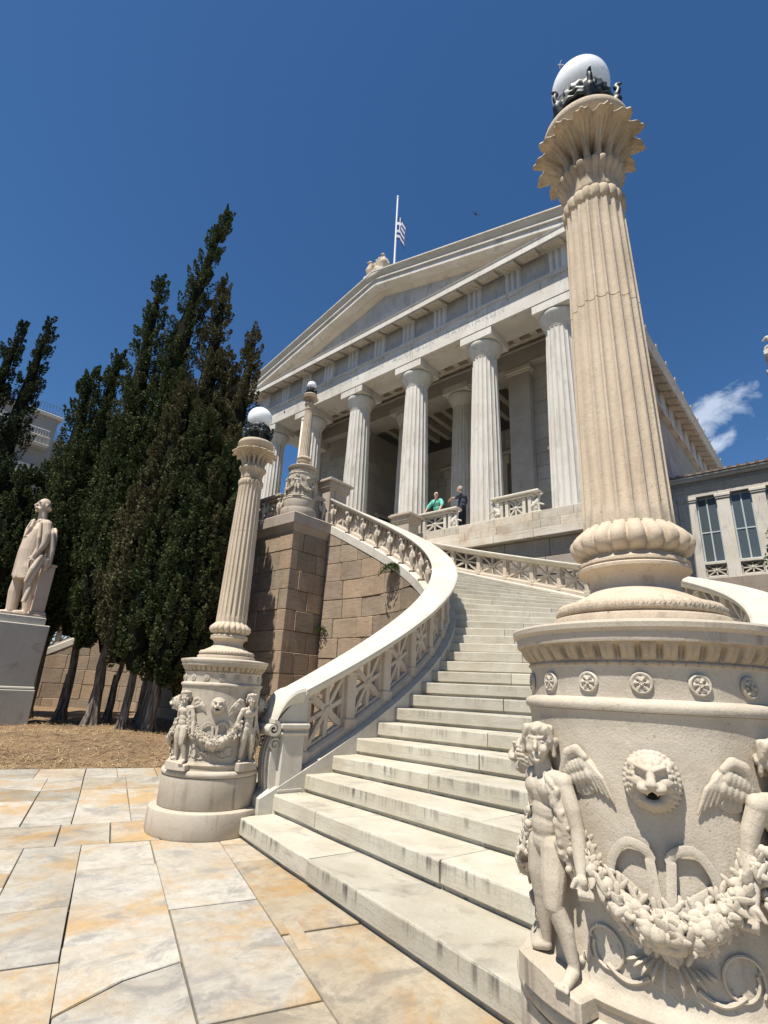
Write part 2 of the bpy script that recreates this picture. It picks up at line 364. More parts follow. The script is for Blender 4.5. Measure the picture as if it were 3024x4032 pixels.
def pavingmat():
    n = NT('paving_marble'); P = n.g.outputs['Position']; W = n.t.nodes.new('ShaderNodeVectorMath'); W.operation = 'ADD'
    sc = n.t.nodes.new('ShaderNodeVectorMath'); sc.operation = 'SCALE'; sc.inputs[0].default_value = (13.7, 7.1, 3.3); n.L(n.oi.outputs['Random'], sc.inputs['Scale'])
    n.L(P, W.inputs[0]); n.L(sc.outputs[0], W.inputs[1]); Q = W.outputs[0]
    col = n.mix(n.ramp(n.noise(Q, 2.2, 6), .3, .7), (.52, .495, .43), (.43, .385, .31))
    vein = n.ramp(n.noise(n.mapped((1.5, .9, 1), (0, 0, .5), Q), 4.2, 10, .7, .9), .5, .7)
    col = n.mix(n.math('MULTIPLY', vein, .8), col, (.31, .295, .27))
    rust = n.ramp(n.noise(Q, 1.5, 10, .68, .5), .47, .66)
    col = n.mix(n.math('MULTIPLY', rust, .9), col, (.47, .315, .145))
    rust2 = n.ramp(n.noise(Q, 2.9, 6, .65, .5), .6, .75)
    col = n.mix(n.math('MULTIPLY', rust2, .5), col, (.50, .33, .16))
    grey = n.ramp(n.noise(n.mapped((1.1, .9, 1), (0, 0, .3), Q), 2.6, 10, .72, .5), .52, .64)
    col = n.mix(n.math('MULTIPLY', grey, .8), col, (.27, .26, .24))
    mot = n.ramp(n.noise(Q, 13, 8, .75), .42, .62)
    col = n.mix(n.math('MULTIPLY', mot, .32), col, (.26, .23, .19))
    spots = n.ramp(n.noise(Q, 30, 3, .6), .66, .72)
    col = n.mix(n.math('MULTIPLY', spots, .5), col, (.2, .18, .16))
    fine = n.noise(P, 120, 4, .7)
    col = n.mix(n.math('MULTIPLY', n.ramp(fine, .3, .75), .15), col, (.12, .1, .09))
    r2 = n.math('FRACT', n.math('MULTIPLY', n.oi.outputs['Random'], 7.31)); r3 = n.math('FRACT', n.math('MULTIPLY', n.oi.outputs['Random'], 17.77))
    col = n.mix(n.math('MULTIPLY', n.ramp(r2, .62, .95), .55), col, n.mix(1.0, col, (.62, .64, .66, 1), 'MULTIPLY'))
    col = n.mix(n.math('MULTIPLY', n.ramp(r3, .62, .95), .45), col, n.mix(1.0, col, (1.0, .80, .50, 1), 'MULTIPLY'))
    h = n.t.nodes.new('ShaderNodeHueSaturation'); n.L(col, h.inputs['Color']); n.L(n.math('ADD', n.math('MULTIPLY', n.oi.outputs['Random'], .2), .88), h.inputs['Value'])
    return n.done(h.outputs[0], n.math('ADD', n.math('MULTIPLY', fine, .3), .42), n.math('ADD', fine, n.math('MULTIPLY', n.noise(P, 14, 4), 2.0)), .25, .005, .3)
M['paving'] = pavingmat()
def flatmat(name, c, rough=.7, spec=.3, nscale=None, c2=None, metal=0):
    n = NT(name)
    if nscale: return n.done(n.mix(n.ramp(n.noise(n.g.outputs['Position'], nscale, 4), .3, .7), c, c2), rough, spec=spec, metal=metal)
    return n.done(c, rough, spec=spec, metal=metal)
M['dark'] = flatmat('dark_void', (.012, .011, .01), .9)
M['bark'] = (lambda n: n.done(n.mix(n.ramp(n.noise(n.mapped((1, 1, .12)), 22, 5, .65), .35, .7), (.07, .055, .045), (.28, .245, .21)), .9,
                              n.noise(n.mapped((1, 1, .12)), 30, 5), .9, .03))(NT('cypress_bark'))
def leafmat(name, c1, c2, c3, trans=.25):
    n = NT(name); P = n.g.outputs['Position']
    col = n.mix(n.ramp(n.noise(P, 1.3, 3), .35, .65), c1, c2)
    col = n.mix(n.math('MULTIPLY', n.ramp(n.noise(P, 9, 3), .52, .75), .8), col, c3)
    m = n.done(col, .75, spec=.15)
    tr = n.t.nodes.new('ShaderNodeBsdfTranslucent'); n.L(col, tr.inputs['Color'])
    mx = n.t.nodes.new('ShaderNodeMixShader'); mx.inputs[0].default_value = trans
    out = n.t.nodes['Material Output']; n.L(n.b.outputs[0], mx.inputs[1]); n.L(tr.outputs[0], mx.inputs[2]); n.L(mx.outputs[0], out.inputs[0])
    return m
M['cypress'] = leafmat('cypress_foliage', (.040, .058, .020), (.064, .080, .029), (.11, .10, .045), .15)
M['cypress2'] = leafmat('cypress_foliage_brown', (.066, .066, .030), (.095, .085, .040), (.15, .115, .062), .15)
M['cypress3'] = leafmat('cypress_foliage_deep', (.026, .040, .016), (.040, .054, .021), (.07, .07, .032), .15)
M['core'] = flatmat('cypress_dark_core', (.012, .014, .008), .95, .05)  # near-black opaque filler; the crown's inner shade is put into its colour
M['leaf'] = leafmat('shrub_leaf', (.05, .085, .02), (.075, .11, .03), (.12, .14, .05))
def soilmat():
    n = NT('dry_soil'); P = n.g.outputs['Position']
    c = n.mix(n.ramp(n.noise(P, 2.5, 6), .3, .7), (.235, .155, .085), (.15, .098, .056))
    c = n.mix(n.math('MULTIPLY', n.ramp(n.noise(P, 22, 5, .7), .5, .75), .6), c, (.36, .26, .145))
    return n.done(c, .95, n.noise(P, 25, 6, .7), .8, .04)
M['soil'] = soilmat()
M['straw'] = flatmat('dry_straw', (.45, .34, .19), .8, .2, 3.0, (.27, .18, .095))
M['glass'] = flatmat('window_glass', (.075, .095, .105), .12, .5)
M['frame'] = flatmat('painted_window_frame', (.42, .47, .49), .5)
M['tile'] = flatmat('roof_tile', (.30, .235, .185), .8, .2, 6, (.22, .17, .135))
M['white_metal'] = flatmat('white_paint', (.72, .73, .74), .4, .4)
M['cream'] = flatmat('cream_paint', (.60, .55, .43), .5)
M['plaster'] = flatmat('plaster', (.36, .33, .29), .9, .1, .6, (.32, .29, .26))
M['plaster_light'] = flatmat('plaster_light', (.56, .51, .43), .9, .1)
M['iron'] = flatmat('iron_railing', (.10, .13, .17), .6)
# ================================================================== ground and paving
gm = MB(); g = 400
gm.add([(-g, -g, -.09), (g, -g, -.09), (g, g, -.09), (-g, g, -.09)], [(0, 1, 2, 3)])
ground = struct(link('ground', gm, flatmat('street_ground', (.16, .15, .135), .9, .2, .5, (.12, .115, .105))))
plaza = MB()
prism(plaza, [(-11.5, -9), (9, -9), (9, 14), (-11.5, 14)], -.085, -.03, 'z')
plaza = struct(link('plaza_bed', plaza, M['joint']))
PC = Vector((.92, -.39)).normalized(); QC = Vector((-PC.y, PC.x))
CX, CY = -10.05, 4.76          # centre of the curved stair
def pq(p, q): return PC * p + QC * q
slab_i = 0
def slab(poly, top=0.0, gap=.008):
    """one paving slab from a polygon in plan"""
    n = len(poly); c = sum((Vector(p) for p in poly), Vector((0, 0))) / n
    tx, ty = random.uniform(-.0035, .0035), random.uniform(-.0035, .0035); dz = random.uniform(-.003, .002)
    outer = [];
    pv_ = [Vector(p) for p in poly]
    for i, p in enumerate(pv_):          # inset every edge by the joint
        e0 = (p - pv_[i - 1]).normalized(); e1 = (pv_[(i + 1) % n] - p).normalized()
        n0 = Vector((-e0.y, e0.x)); n1 = Vector((-e1.y, e1.x)); s_ = 1 if n0.dot(c - p) + n1.dot(c - p) > 0 else -1
        g0, g1 = (gap, gap) if n != 4 or gap < .004 else ((.010 if (i - 1) % 2 else .004), (.010 if i % 2 else .004))
        nn = (n0 * g0 + n1 * g1) * s_; outer.append(p + nn + Vector((random.uniform(-.003, .003), random.uniform(-.003, .003))))
    V = []
    for rad, z in ((0, -.045), (0, -.005), (.005, 0)):
        for p in outer:
            d = (c - p).normalized() * rad; q = p + d
            V.append((q.x, q.y, top + z + dz + (q.x - c.x) * tx + (q.y - c.y) * ty if z > -.02 else top + z))
    F = []
    for k in (0, n):
        for i in range(n): F.append((k + i, k + (i + 1) % n, k + n + (i + 1) % n, k + n + i))
    F.append(tuple(range(2 * n, 3 * n)))
    mb = MB(); mb.add(V, F)
    link('paving_slab', mb.mesh('paving_slab'), M['paving'], plaza)
rows = [-6.4, -5.5, -4.75, -4.1, -3.3, -2.75, -2.1, -1.5, -.98, -.37, .04, .56, 1.10, 1.75, 2.3, 2.95, 3.5]
fixed = {(.04, .56): [-5.48, -4.79, -3.56, -2.35, -1.2], (.56, 1.10): [-5.48, -3.90, -2.66, -1.35, -.2], (-.37, .04): [-5.48, -4.11, -3.41, -2.3, -1.1],
         (-.98, -.37): [-5.48, -4.6, -3.2, -2.2]}
def jq(i, p): return .008 * math.sin(p * .9 + i * 2.1)
def band(a): return 0 if a >= -5.5 else .21 if a >= -6.25 else -.12 if a >= -8.95 else .3
for ri in range(len(rows) - 1):
    q0, q1 = rows[ri], rows[ri + 1]
    js = fixed.get((q0, q1))
    if js is None:
        js = [-5.48]; p = -5.48
        while p < 1.6: p += random.uniform(.75, 1.5); js.append(p)
    js = [-9.78, -8.9] + sorted([-8.9 + random.uniform(.9, 1.6)]) + [-6.22] + js
    if js[-1] < 2: js.append(2.4)
    for k in range(len(js) - 1):
        a0, a1 = js[k], js[k + 1]
        sk = .05 * math.sin(ri * 5.1 + a0 * 7); sk1 = .05 * math.sin(ri * 5.1 + a1 * 7)
        bo = band(a0)
        if a0 in (-9.78, -8.9, -6.22, -5.48): sk = 0
        if a1 in (-8.9, -6.22, -5.48): sk1 = 0
        poly = [pq(a0, q0 + bo + jq(ri, a0)), pq(a1, q0 + bo + jq(ri, a1)), pq(a1 + sk1 * (q1 - q0), q1 + bo + jq(ri + 1, a1)), pq(a0 + sk * (q1 - q0), q1 + bo + jq(ri + 1, a0))]
        c = sum(poly, Vector((0, 0))) / 4
        rr = math.hypot(c.x - CX, c.y - CY); th = math.degrees(math.atan2(c.y - CY, c.x - CX))
        if rr < 10.3 and rr > 5.9 and th > -9: continue
        if c.y < -3.2 or (c.x > 3.2): continue
        big = (a1 - a0) * (q1 - q0)
        if big > .5 and random.random() < .28:       # a broken slab: two pieces along a crack
            f0, f1 = random.uniform(.25, .75), random.uniform(.25, .75)
            m0 = poly[0].lerp(poly[1], f0); m1 = poly[3].lerp(poly[2], f1); mid = m0.lerp(m1, .5) + PC * random.uniform(-.08, .08)
            slab([poly[0], m0, mid, m1, poly[3]], gap=.003); slab([m0, poly[1], poly[2], m1, mid], gap=.003)
        else: slab(poly)
# narrow patched strip beside the bottom step
slab([pq(-3.62, 1.16), pq(-3.15, 1.13), pq(-3.14, 1.22), pq(-3.62, 1.25)], top=.0015, gap=.002)

# ------------------------------------------------------------------ garden with dry straw
GZ = .2
def gz(x, y):
    p = x * PC.x + y * PC.y
    d = (-9.85 - p)
    e = min(max(d / 3.0, 0), 1)
    return -.02 + (GZ + .02) * (e * e * (3 - 2 * e)) + .035 * math.sin(x * 2.1 + y * 1.3) * math.sin(y * 2.7 - x) * e
V = []; F = []; nx, ny = 110, 90
for j in range(ny + 1):
    for i in range(nx + 1):
        p = -9.80 - i * .18; q = -5.5 + j * .2
        w = pq(p, q); V.append((w.x, w.y, gz(w.x, w.y) + (random.uniform(-.012, .012) if i > 0 else 0)))
for j in range(ny):
    for i in range(nx):
        a = j * (nx + 1) + i; F.append((a, a + nx + 1, a + nx + 2, a + 1))
garden = MB(); garden.add(V, F)
struct(link('garden_soil', garden.mesh('garden_soil', True), M['soil']))
n = 15000
p = -9.82 - rng.random(n) ** 1.5 * 7.5; q = rng.uniform(-4.2, 6.5, n)
x = PC.x * p + QC.x * q; y = PC.y * p + QC.y * q
z = np.array([gz(a, b) for a, b in zip(x, y)]) + .004
ang = rng.uniform(0, 2 * np.pi, n); ln = rng.uniform(.05, .22, n); wd = rng.uniform(.002, .005, n)
dx, dy = np.cos(ang) * ln, np.sin(ang) * ln; px_, py_ = -np.sin(ang) * wd, np.cos(ang) * wd
dz = rng.uniform(-.01, .05, n) ; z0 = z + rng.uniform(0, .02, n)
A = np.stack([x - px_, y - py_, z0], 1); B = np.stack([x + px_, y + py_, z0], 1)
C_ = np.stack([x + dx + px_, y + dy + py_, z0 + dz], 1); D_ = np.stack([x + dx - px_, y + dy - py_, z0 + dz], 1)
Vv = np.stack([A, B, C_, D_], 1).reshape(-1, 3); Ff = np.arange(n * 4).reshape(-1, 4)
straw = link('straw_litter', npmesh('straw_litter', Vv, Ff), M['straw'])
tag(straw, 'scattered dry straw and cut grass lying over the garden soil', 'straw'); straw['kind'] = 'stuff'

# ================================================================== curved staircase
H = .16; TH1 = -14.9; DT = 3.23; NS = 36; RI, RO = 5.78, 9.46
def ramp(th): return H * ((th - TH1) / DT + 1)
def pol(r, th, z, mirror=False):
    a = R_(th); x = CX + r * math.cos(a)
    if mirror: x = 2 * XC - x
    return (x, CY + r * math.sin(a), z)
XC = -14.2                     # axis of the building
stairs = empty('staircase', 'broad curved flight of white marble steps climbing between the stone balustrades', 'staircase', (-3.0, 3.6, 0))
def rel(o, parent):            # parts are modelled in world coordinates
    o.parent = parent; o.location = [-c for c in parent.location]
    return o
random.seed(11)
def step_block(nst, ra, rb):
    t0 = TH1 + DT * (nst - 1); z1 = nst * H; z0 = z1 - H
    rm = (ra + rb) / 2
    def dth(d, r): return math.degrees(d / r)
    # section in (distance back from the nosing, z)
    sec = [(.03, z0 - .03 if nst > 1 else -.03), (.03, z0 + .026), (.004, z0 + .032), (0, z0 + .036), (0, z1 - .012), (.004, z1 - .003), (.014, z1), (None, z1), (None, z0 - .03)]
    if nst == NS + 0: back = DT * 3
    else: back = DT + dth(.09, rm)
    nr = 4; V = []; F = []; m = len(sec)
    for k in range(nr + 1):
        r = ra + .0035 + (rb - ra - .007) * k / nr
        wob = random.uniform(-.0055, .0055)
        for d, z in sec:
            th = t0 + (back if d is None else dth(d + (wob if d < .02 else 0), r))
            V.append(pol(r, th, z + (random.uniform(-.0012, .0012) if d is not None and z > z0 + .1 else 0)))
    for k in range(nr):
        for i in range(m):
            i2 = (i + 1) % m; F.append((k * m + i, k * m + i2, (k + 1) * m + i2, (k + 1) * m + i))
    F += [tuple(range(m)), tuple(reversed(range(nr * m, nr * m + m)))]
    mb = MB(); mb.add(V, F); return mb.mesh('step_block')
JN = {1: [7.15], 2: [6.55, 8.05], 3: [8.0], 4: [7.1], 5: [7.35, 8.8]}
for s in range(1, NS + 1):
    js = JN.get(s) or sorted(random.uniform(6.4, 8.9) for _ in range(random.choice((1, 2))))
    js = [j for i, j in enumerate(js) if i == 0 or j - js[i - 1] > .5]
    e = [RI] + js + [RO]
    for a, b in zip(e[:-1], e[1:]): rel(link('step_block', step_block(s, a, b), M['step']), stairs)

def sweep(prof, ths, zf, mirror=False, closed=True, name='sweep'):
    """prof [(r, dz)] loop swept round the stair centre, z = zf(th)+dz"""
    m = len(prof); V = []; F = []
    for th in ths:
        for r, dz in prof: V.append(pol(r, th, zf(th) + dz if not callable(dz) else dz(th), mirror))
    for k in range(len(ths) - 1):
        for i in range(m):
            i2 = (i + 1) % m; F.append((k * m + i, k * m + i2, (k + 1) * m + i2, (k + 1) * m + i))
    F += [tuple(range(m)), tuple(reversed(range((len(ths) - 1) * m, len(ths) * m)))]
    mb = MB(); mb.add(V, F); return mb.mesh(name)
def frange(a, b, n): return [a + (b - a) * i / n for i in range(n + 1)]

NP = 17; PT0, PT1 = -8.4, 100.0; PD = (PT1 - PT0) / NP
CH = .86                       # height of the coping above the nosing line
def lattice(rc, mirror=False):
    """one eight-rayed panel, built for the first bay; copies are turned round the stair centre and lifted"""
    mb = MB(); th0 = PT0 + PD * .5; arc = R_(PD) * rc; w = arc - .15; hgt = .545; v0 = .165; t = .032
    def mp(u, d, v):
        th = th0 + math.degrees(u / rc); return pol(rc + d, th, ramp(th) + v, mirror)
    cz = v0 + hgt / 2
    def bar(a, b, wd):
        a = Vector(a); b = Vector(b); dr = (b - a).normalized(); n_ = Vector((-dr.y, dr.x)) * wd / 2; e = .006
        V = []
        for s_, k in ((-t, 1), (t, 1)):
            for q in (a - n_, a + n_, b + n_, b - n_): V.append(mp(q.x, s_, q.y))
        mb.add(V, [(0, 1, 2, 3), (7, 6, 5, 4), (0, 4, 5, 1), (1, 5, 6, 2), (2, 6, 7, 3), (3, 7, 4, 0)])
    hw = w / 2; hh = hgt / 2
    for a in ((hw, 0), (-hw, 0), (0, hh), (0, -hh), (hw, hh), (-hw, hh), (hw, -hh), (-hw, -hh)): bar((0, cz), (a[0], cz + a[1]), .052)
    bar((-hw, cz - hh + .012), (hw, cz - hh + .012), .03); bar((-hw, cz + hh - .012), (hw, cz + hh - .012), .03)
    bar((-hw + .01, cz - hh), (-hw + .01, cz + hh), .035); bar((hw - .01, cz - hh), (hw - .01, cz + hh), .035)
    for s_ in (-1, 1):          # central rosette
        V = [mp(0, s_ * (t + .016), cz)]; k = 12
        for rad, d in ((.028, t + .018), (.04, t + .012), (.055, t - .005)):
            for i in range(k): V.append(mp(rad * math.cos(2 * math.pi * i / k), s_ * d, cz + rad * math.sin(2 * math.pi * i / k)))
        F = [(0, 1 + i, 1 + (i + 1) % k) for i in range(k)]
        for j in range(2):
            for i in range(k): F.append((1 + j * k + i, 1 + j * k + (i + 1) % k, 1 + (j + 1) * k + (i + 1) % k, 1 + (j + 1) * k + i))
        mb.add(V, F)
    return mb.mesh('lattice_panel')
def post_mesh(rc, mirror=False):
    mb = MB(); hw = .07
    def mpf(dz0):
        def f(x, y, z):
            th = PT0 + math.degrees(x / rc); return pol(rc + y, th, ramp(PT0) + z, mirror)
        return f
    f = mpf(0)
    cbox(mb, -hw, hw, -.085, .085, .05, .74, .012, f)
    cbox(mb, -hw - .018, hw + .018, -.103, .103, .07, .20, .014, f)
    cbox(mb, -hw - .015, hw + .015, -.10, .10, .665, .70, .01, f)
    return mb.mesh('post')
def turned(o, k, mirror=False):
    """move a part of the first bay to bay k"""
    a = R_(PD * k) * (-1 if mirror else 1); cx = 2 * XC - CX if mirror else CX
    dz = ramp(PT0 + PD * k) - ramp(PT0)
    o.matrix_local = Matrix.Translation((cx - o.parent.location.x, CY - o.parent.location.y, dz - o.parent.location.z)) @ Matrix.Rotation(a, 4, 'Z') @ Matrix.Translation((-cx, -CY, 0))
def griffin_leg_mesh():
    """eagle headed griffin with one lion leg, stands against a post; x outward, z up, 0.70 tall"""
    P = [('e', (.05, 0, .42), (.075, .06, .10)), ('e', (.075, 0, .36), (.07, .055, .09)), ('p', [(.05, 0, .45), (.06, 0, .53), (.075, 0, .585)], [.055, .042, .04]),
         ('e', (.085, 0, .60), (.05, .038, .04)), ('c', (.12, 0, .60), (.15, 0, .575), .02, .008), ('c', (.05, .022, .64), (.035, .03, .675), .013, .006), ('c', (.05, -.022, .64), (.035, -.03, .675), .013, .006),
         ('p', [(.085, 0, .33), (.075, 0, .22), (.055, 0, .12), (.06, 0, .05)], [.055, .042, .028, .03]), ('e', (.08, 0, .025), (.06, .042, .03)),
         ('c', (.12, .02, .02), (.135, .02, .015), .016, .012), ('c', (.125, 0, .02), (.14, 0, .015), .016, .012), ('c', (.12, -.02, .02), (.135, -.02, .015), .016, .012)]
    for s in (-1, 1):
        P += [('p', [(.03, s * .05, .35), (.0, s * .07, .47), (-.02, s * .075, .60), (.0, s * .07, .64)], [.03, .04, .03, .012])]
        for k in range(4): P.append(('c', (.03 - k * .012, s * (.058 + k * .004), .40 + k * .02), (-.03, s * .078, .50 + k * .03), .014, .009))
    for k in range(3): P.append(('c', (.11, (k - 1) * .025, .45), (.115, (k - 1) * .03, .36), .014, .008))
    return blob('griffin', P, .0085, 2)
GRIF = griffin_leg_mesh()
def volute(mb, c, th_c, r0, r1, z, size, turns, mirror, thick=.05, flip=1):
    pts = []
    nn = int(28 * turns)
    for i in range(nn + 1):
        a = 2 * math.pi * turns * i / nn; rad = size * (1 - .82 * i / nn)
        pts.append((math.cos(a + math.pi / 2) * rad * flip, math.sin(a + math.pi / 2) * rad))
    V = []; F = []
    for i, (u, v) in enumerate(pts):
        t = thick * (1 - .6 * i / nn)
        n_ = Vector((u, v)).normalized() if (u or v) else Vector((0, 1))
        for rr in (r0, r1):
            for s_ in (0, -t):
                q = Vector((u, v)) + n_ * s_; th = th_c + math.degrees(q.x / 5.6); V.append(pol(rr, th, z + q.y, mirror))
    for i in range(nn):
        a = i * 4; b = a + 4
        F += [(a, b, b + 2, a + 2), (a + 1, a + 3, b + 3, b + 1), (a, a + 1, b + 1, b), (a + 2, b + 2, b + 3, a + 3)]
    F += [(0, 2, 3, 1), (nn * 4, nn * 4 + 1, nn * 4 + 3, nn * 4 + 2)]
    mb.add(V, F)
def balustrade(name, label, rc, mirror=False, griffins=0, kmin=0, kmax=NP):
    """griffins: -1 on the inner side, 0 none"""
    org = pol(rc, 20, 0, mirror)
    b = empty(name, label, 'balustrade', org, group='balustrades of the curved stairs')
    t1 = PT1 + 1.2; ths = frange(-13.2, t1, 110); thc = frange(-9.4, t1, 110)
    o_, i_ = .225, -.225
    # stringer kerb the balustrade stands on
    st = [(rc - .21, -.24), (rc - .24, -.21), (rc - .24, .02), (rc - .21, .05), (rc + .20, .05), (rc + .2, -.24)]
    def clip(dz): return lambda th: max(ramp(th) + dz, -.03)
    rel(link('stringer', autosmooth(sweep([(r, clip(d)) for r, d in st], ths, ramp, mirror, name='stringer')), M['rail']), b)
    rel(link('bottom_rail', autosmooth(sweep([(rc - .09, .045), (rc - .09, .13), (rc - .06, .16), (rc + .06, .16), (rc + .09, .13), (rc + .09, .045)], thc, ramp, mirror)), M['lattice']), b)
    cp = [(rc + i_, CH - .075), (rc + i_ - .012, CH - .05), (rc + i_ - .012, CH - .02), (rc + i_ + .01, CH), (rc + o_ - .01, CH), (rc + o_ + .012, CH - .02), (rc + o_ + .012, CH - .05), (rc + o_, CH - .075),
          (rc + .15, CH - .085), (rc + .125, CH - .12), (rc + .10, CH - .15), (rc - .10, CH - .15), (rc - .125, CH - .12), (rc - .15, CH - .085)]
    # the coping is laid in lengths
    cuts = [-9.4] + [PT0 + PD * k + random.uniform(-1, 1) for k in range(3, NP, 3)] + [t1]
    for a, c in zip(cuts[:-1], cuts[1:]):
        rel(link('coping', autosmooth(sweep(cp, frange(a + .02, c - .02, 24), ramp, mirror)), M['rail']), b)
    lat = lattice(rc, mirror); pm = post_mesh(rc, mirror)
    for k in range(kmin, kmax + 1):
        o = link('post', pm, M['lattice'], b); turned(o, k, mirror)
        if k < kmax:
            o = link('lattice_panel', lat, M['lattice'], b); turned(o, k, mirror)
        if griffins and k > 0:
            o = link('griffin', GRIF, M['lattice'], b)
            th = PT0 + PD * k
            q = pol(rc - .10, th, ramp(th) + .05, mirror); a = math.atan2(q[1] - CY, q[0] - (2 * XC - CX if mirror else CX)) + math.pi
            o.matrix_local = Matrix.Translation(Vector(q) - b.location) @ Matrix.Rotation(a, 4, 'Z') @ Matrix.Diagonal((1, 1, 1.0, 1))
    return b
RB = 5.585; RBO = 9.70
balu_in = balustrade('stair_balustrade', 'inner marble balustrade with griffins on its court side, curving up past the rough stone wall', RB, griffins=1)
balu_out = balustrade('stair_balustrade', 'outer marble balustrade curling up from the tall near lamp to the portico', RBO)
balu_left = balustrade('stair_balustrade', 'far balustrade of the matching flight, hidden behind the cypress trunks', RB, mirror=True, griffins=0, kmin=4)
# the newels at the foot
def newel(b, rc):
    th = -10.2; zb = 0
    def f(x, y, z):
        t = th + math.degrees(x / rc); return pol(rc + y, t, z)
    mb = MB(); cbox(mb, -.115, .13, -.19, .19, .16, .95, .012, f); cbox(mb, -.15, .15, -.215, .215, .12, .33, .016, f); cbox(mb, -.13, .145, -.205, .205, .33, .37, .012, f)
    cbox(mb, -.14, .16, -.21, .21, .84, .875, .012, f); cbox(mb, -.15, .17, -.22, .22, .90, .95, .012, f)
    rel(link('newel', mb.mesh('newel'), M['rail']), b)
    # coping end: sweeps down and curls into a scroll
    pts = []; z9 = ramp(-9.4) + CH
    for i in range(11):
        t = i / 10; th_ = -9.3 - 3.1 * t - .35 * math.sin(t * math.pi); z = z9 - .30 * t ** 2.0 - .04 * t
        pts.append((th_, z))
    V = []; F = []
    w = .225
    for i, (t_, z) in enumerate(pts):
        k = i / 10; ww = w * (1 - .12 * k); hgt = .14 - .05 * k
        for r, dz in ((rc - ww, -.03), (rc - ww + .01, 0), (rc + ww - .01, 0), (rc + ww, -.03), (rc + ww - .05, -hgt), (rc - ww + .05, -hgt)): V.append(pol(r, t_, z + dz))
    for i in range(10):
        for j in range(6): F.append((i * 6 + j, i * 6 + (j + 1) % 6, i * 6 + 6 + (j + 1) % 6, i * 6 + 6 + j))
    F += [tuple(range(6)), tuple(reversed(range(60, 66)))]
    mb = MB(); mb.add(V, F)
    s = rel(link('coping_end', autosmooth(mb.mesh('coping_end')), M['rail']), b)
    mb = MB(); V = []; F = []      # wedge that carries the coping on the newel cap
    for i in range(7):
        k = i / 6; t_ = -8.6 - 3.3 * k; zt_ = ramp(-9.4) + CH - .10 + (ramp(t_) - ramp(-9.4) if k < .25 else -.32 * max(0, (k - .2)) ** 1.6)
        for r, z in ((rc - .16, .945), (rc - .16, zt_), (rc + .16, zt_), (rc + .16, .945)): V.append(pol(r, t_, max(z, .945)))
    for i in range(6):
        for j in range(4): F.append((i * 4 + j, i * 4 + (j + 1) % 4, i * 4 + 4 + (j + 1) % 4, i * 4 + 4 + j))
    F += [(0, 1, 2, 3), (27, 26, 25, 24)]; mb.add(V, F); rel(link('coping_wedge', mb.mesh('coping_wedge'), M['rail']), b)
    mb = MB(); volute(mb, 0, -12.45, rc - .2, rc + .2, z9 - .395, .088, 1.6, False, .035, flip=-1)
    rel(link('scroll', autosmooth(mb.mesh('scroll')), M['rail']), b)
    # S-shaped console under the scroll
    mb = MB(); prof = []
    for i in range(15):
        t = i / 14; z = .84 - .66 * t; d = -.15 - .075 * math.sin(t * math.pi * 1.0) * (1 - .9 * t) - .055 * max(0, (t - .72) / .28) ** 1.5
        prof.append((d, z))
    poly = prof + [(-.10, .18), (-.10, .84)]
    V = []; n_ = len(poly)
    for r in (-.13, .13):
        for d, z in poly: V.append(f(d, r, z))
    F = [(i, (i + 1) % n_, n_ + (i + 1) % n_, n_ + i) for i in range(n_)] + [tuple(range(n_)), tuple(reversed(range(n_, 2 * n_)))]
    mb.add(V, F)
    for r in (-.06, 0, .06): tube(mb, [f(d - .012, r, z) for d, z in prof], .016, 6)
    for s_ in (-1, 1):
        sp = []
        for i in range(26):
            a = i / 25 * 2 * math.pi * 1.5; q = .062 * (1 - .8 * i / 25); sp.append(f(-.165 + math.cos(a) * q, s_ * .135, .755 + math.sin(a) * q))
        tube(mb, sp, .011, 6)
        sp = []
        for i in range(20):
            a = i / 19 * 2 * math.pi * 1.3; q = .045 * (1 - .8 * i / 19); sp.append(f(-.175 + math.cos(a) * q, s_ * .135, .235 + math.sin(a) * q))
        tube(mb, sp, .010, 6)
    rel(link('console', autosmooth(mb.mesh('console'), 40), M['rail']), b)
newel(balu_in, RB); newel(balu_out, RBO)
# piers that end the balustrades on the landing
LZ = 5.92
def pier(b, x, y, w, d, z0, z1):
    mb = MB(); cbox(mb, x - w, x + w, y - d, y + d, z0, z1 - .3, .01); cbox(mb, x - w - .05, x + w + .05, y - d - .05, y + d + .05, z0, z0 + .36, .012)
    cbox(mb, x - w - .04, x + w + .04, y - d - .04, y + d + .04, z1 - .36, z1 - .3, .01); cbox(mb, x - w - .07, x + w + .07, y - d - .07, y + d + .07, z1 - .3, z1 - .12, .012)
    cbox(mb, x - w - .15, x + w + .15, y - d - .15, y + d + .15, z1 - .12, z1 - .05, .015); cbox(mb, x - w - .10, x + w + .10, y - d - .10, y + d + .10, z1 - .05, z1, .015)
    rel(link('end_pier', mb.mesh('end_pier'), M['coping']), b)
pier(balu_in, -11.26, 10.32, .22, .36, 5.9, 7.38)
pier(balu_out, -11.55, 14.28, .36, .3, 5.9, 7.5)

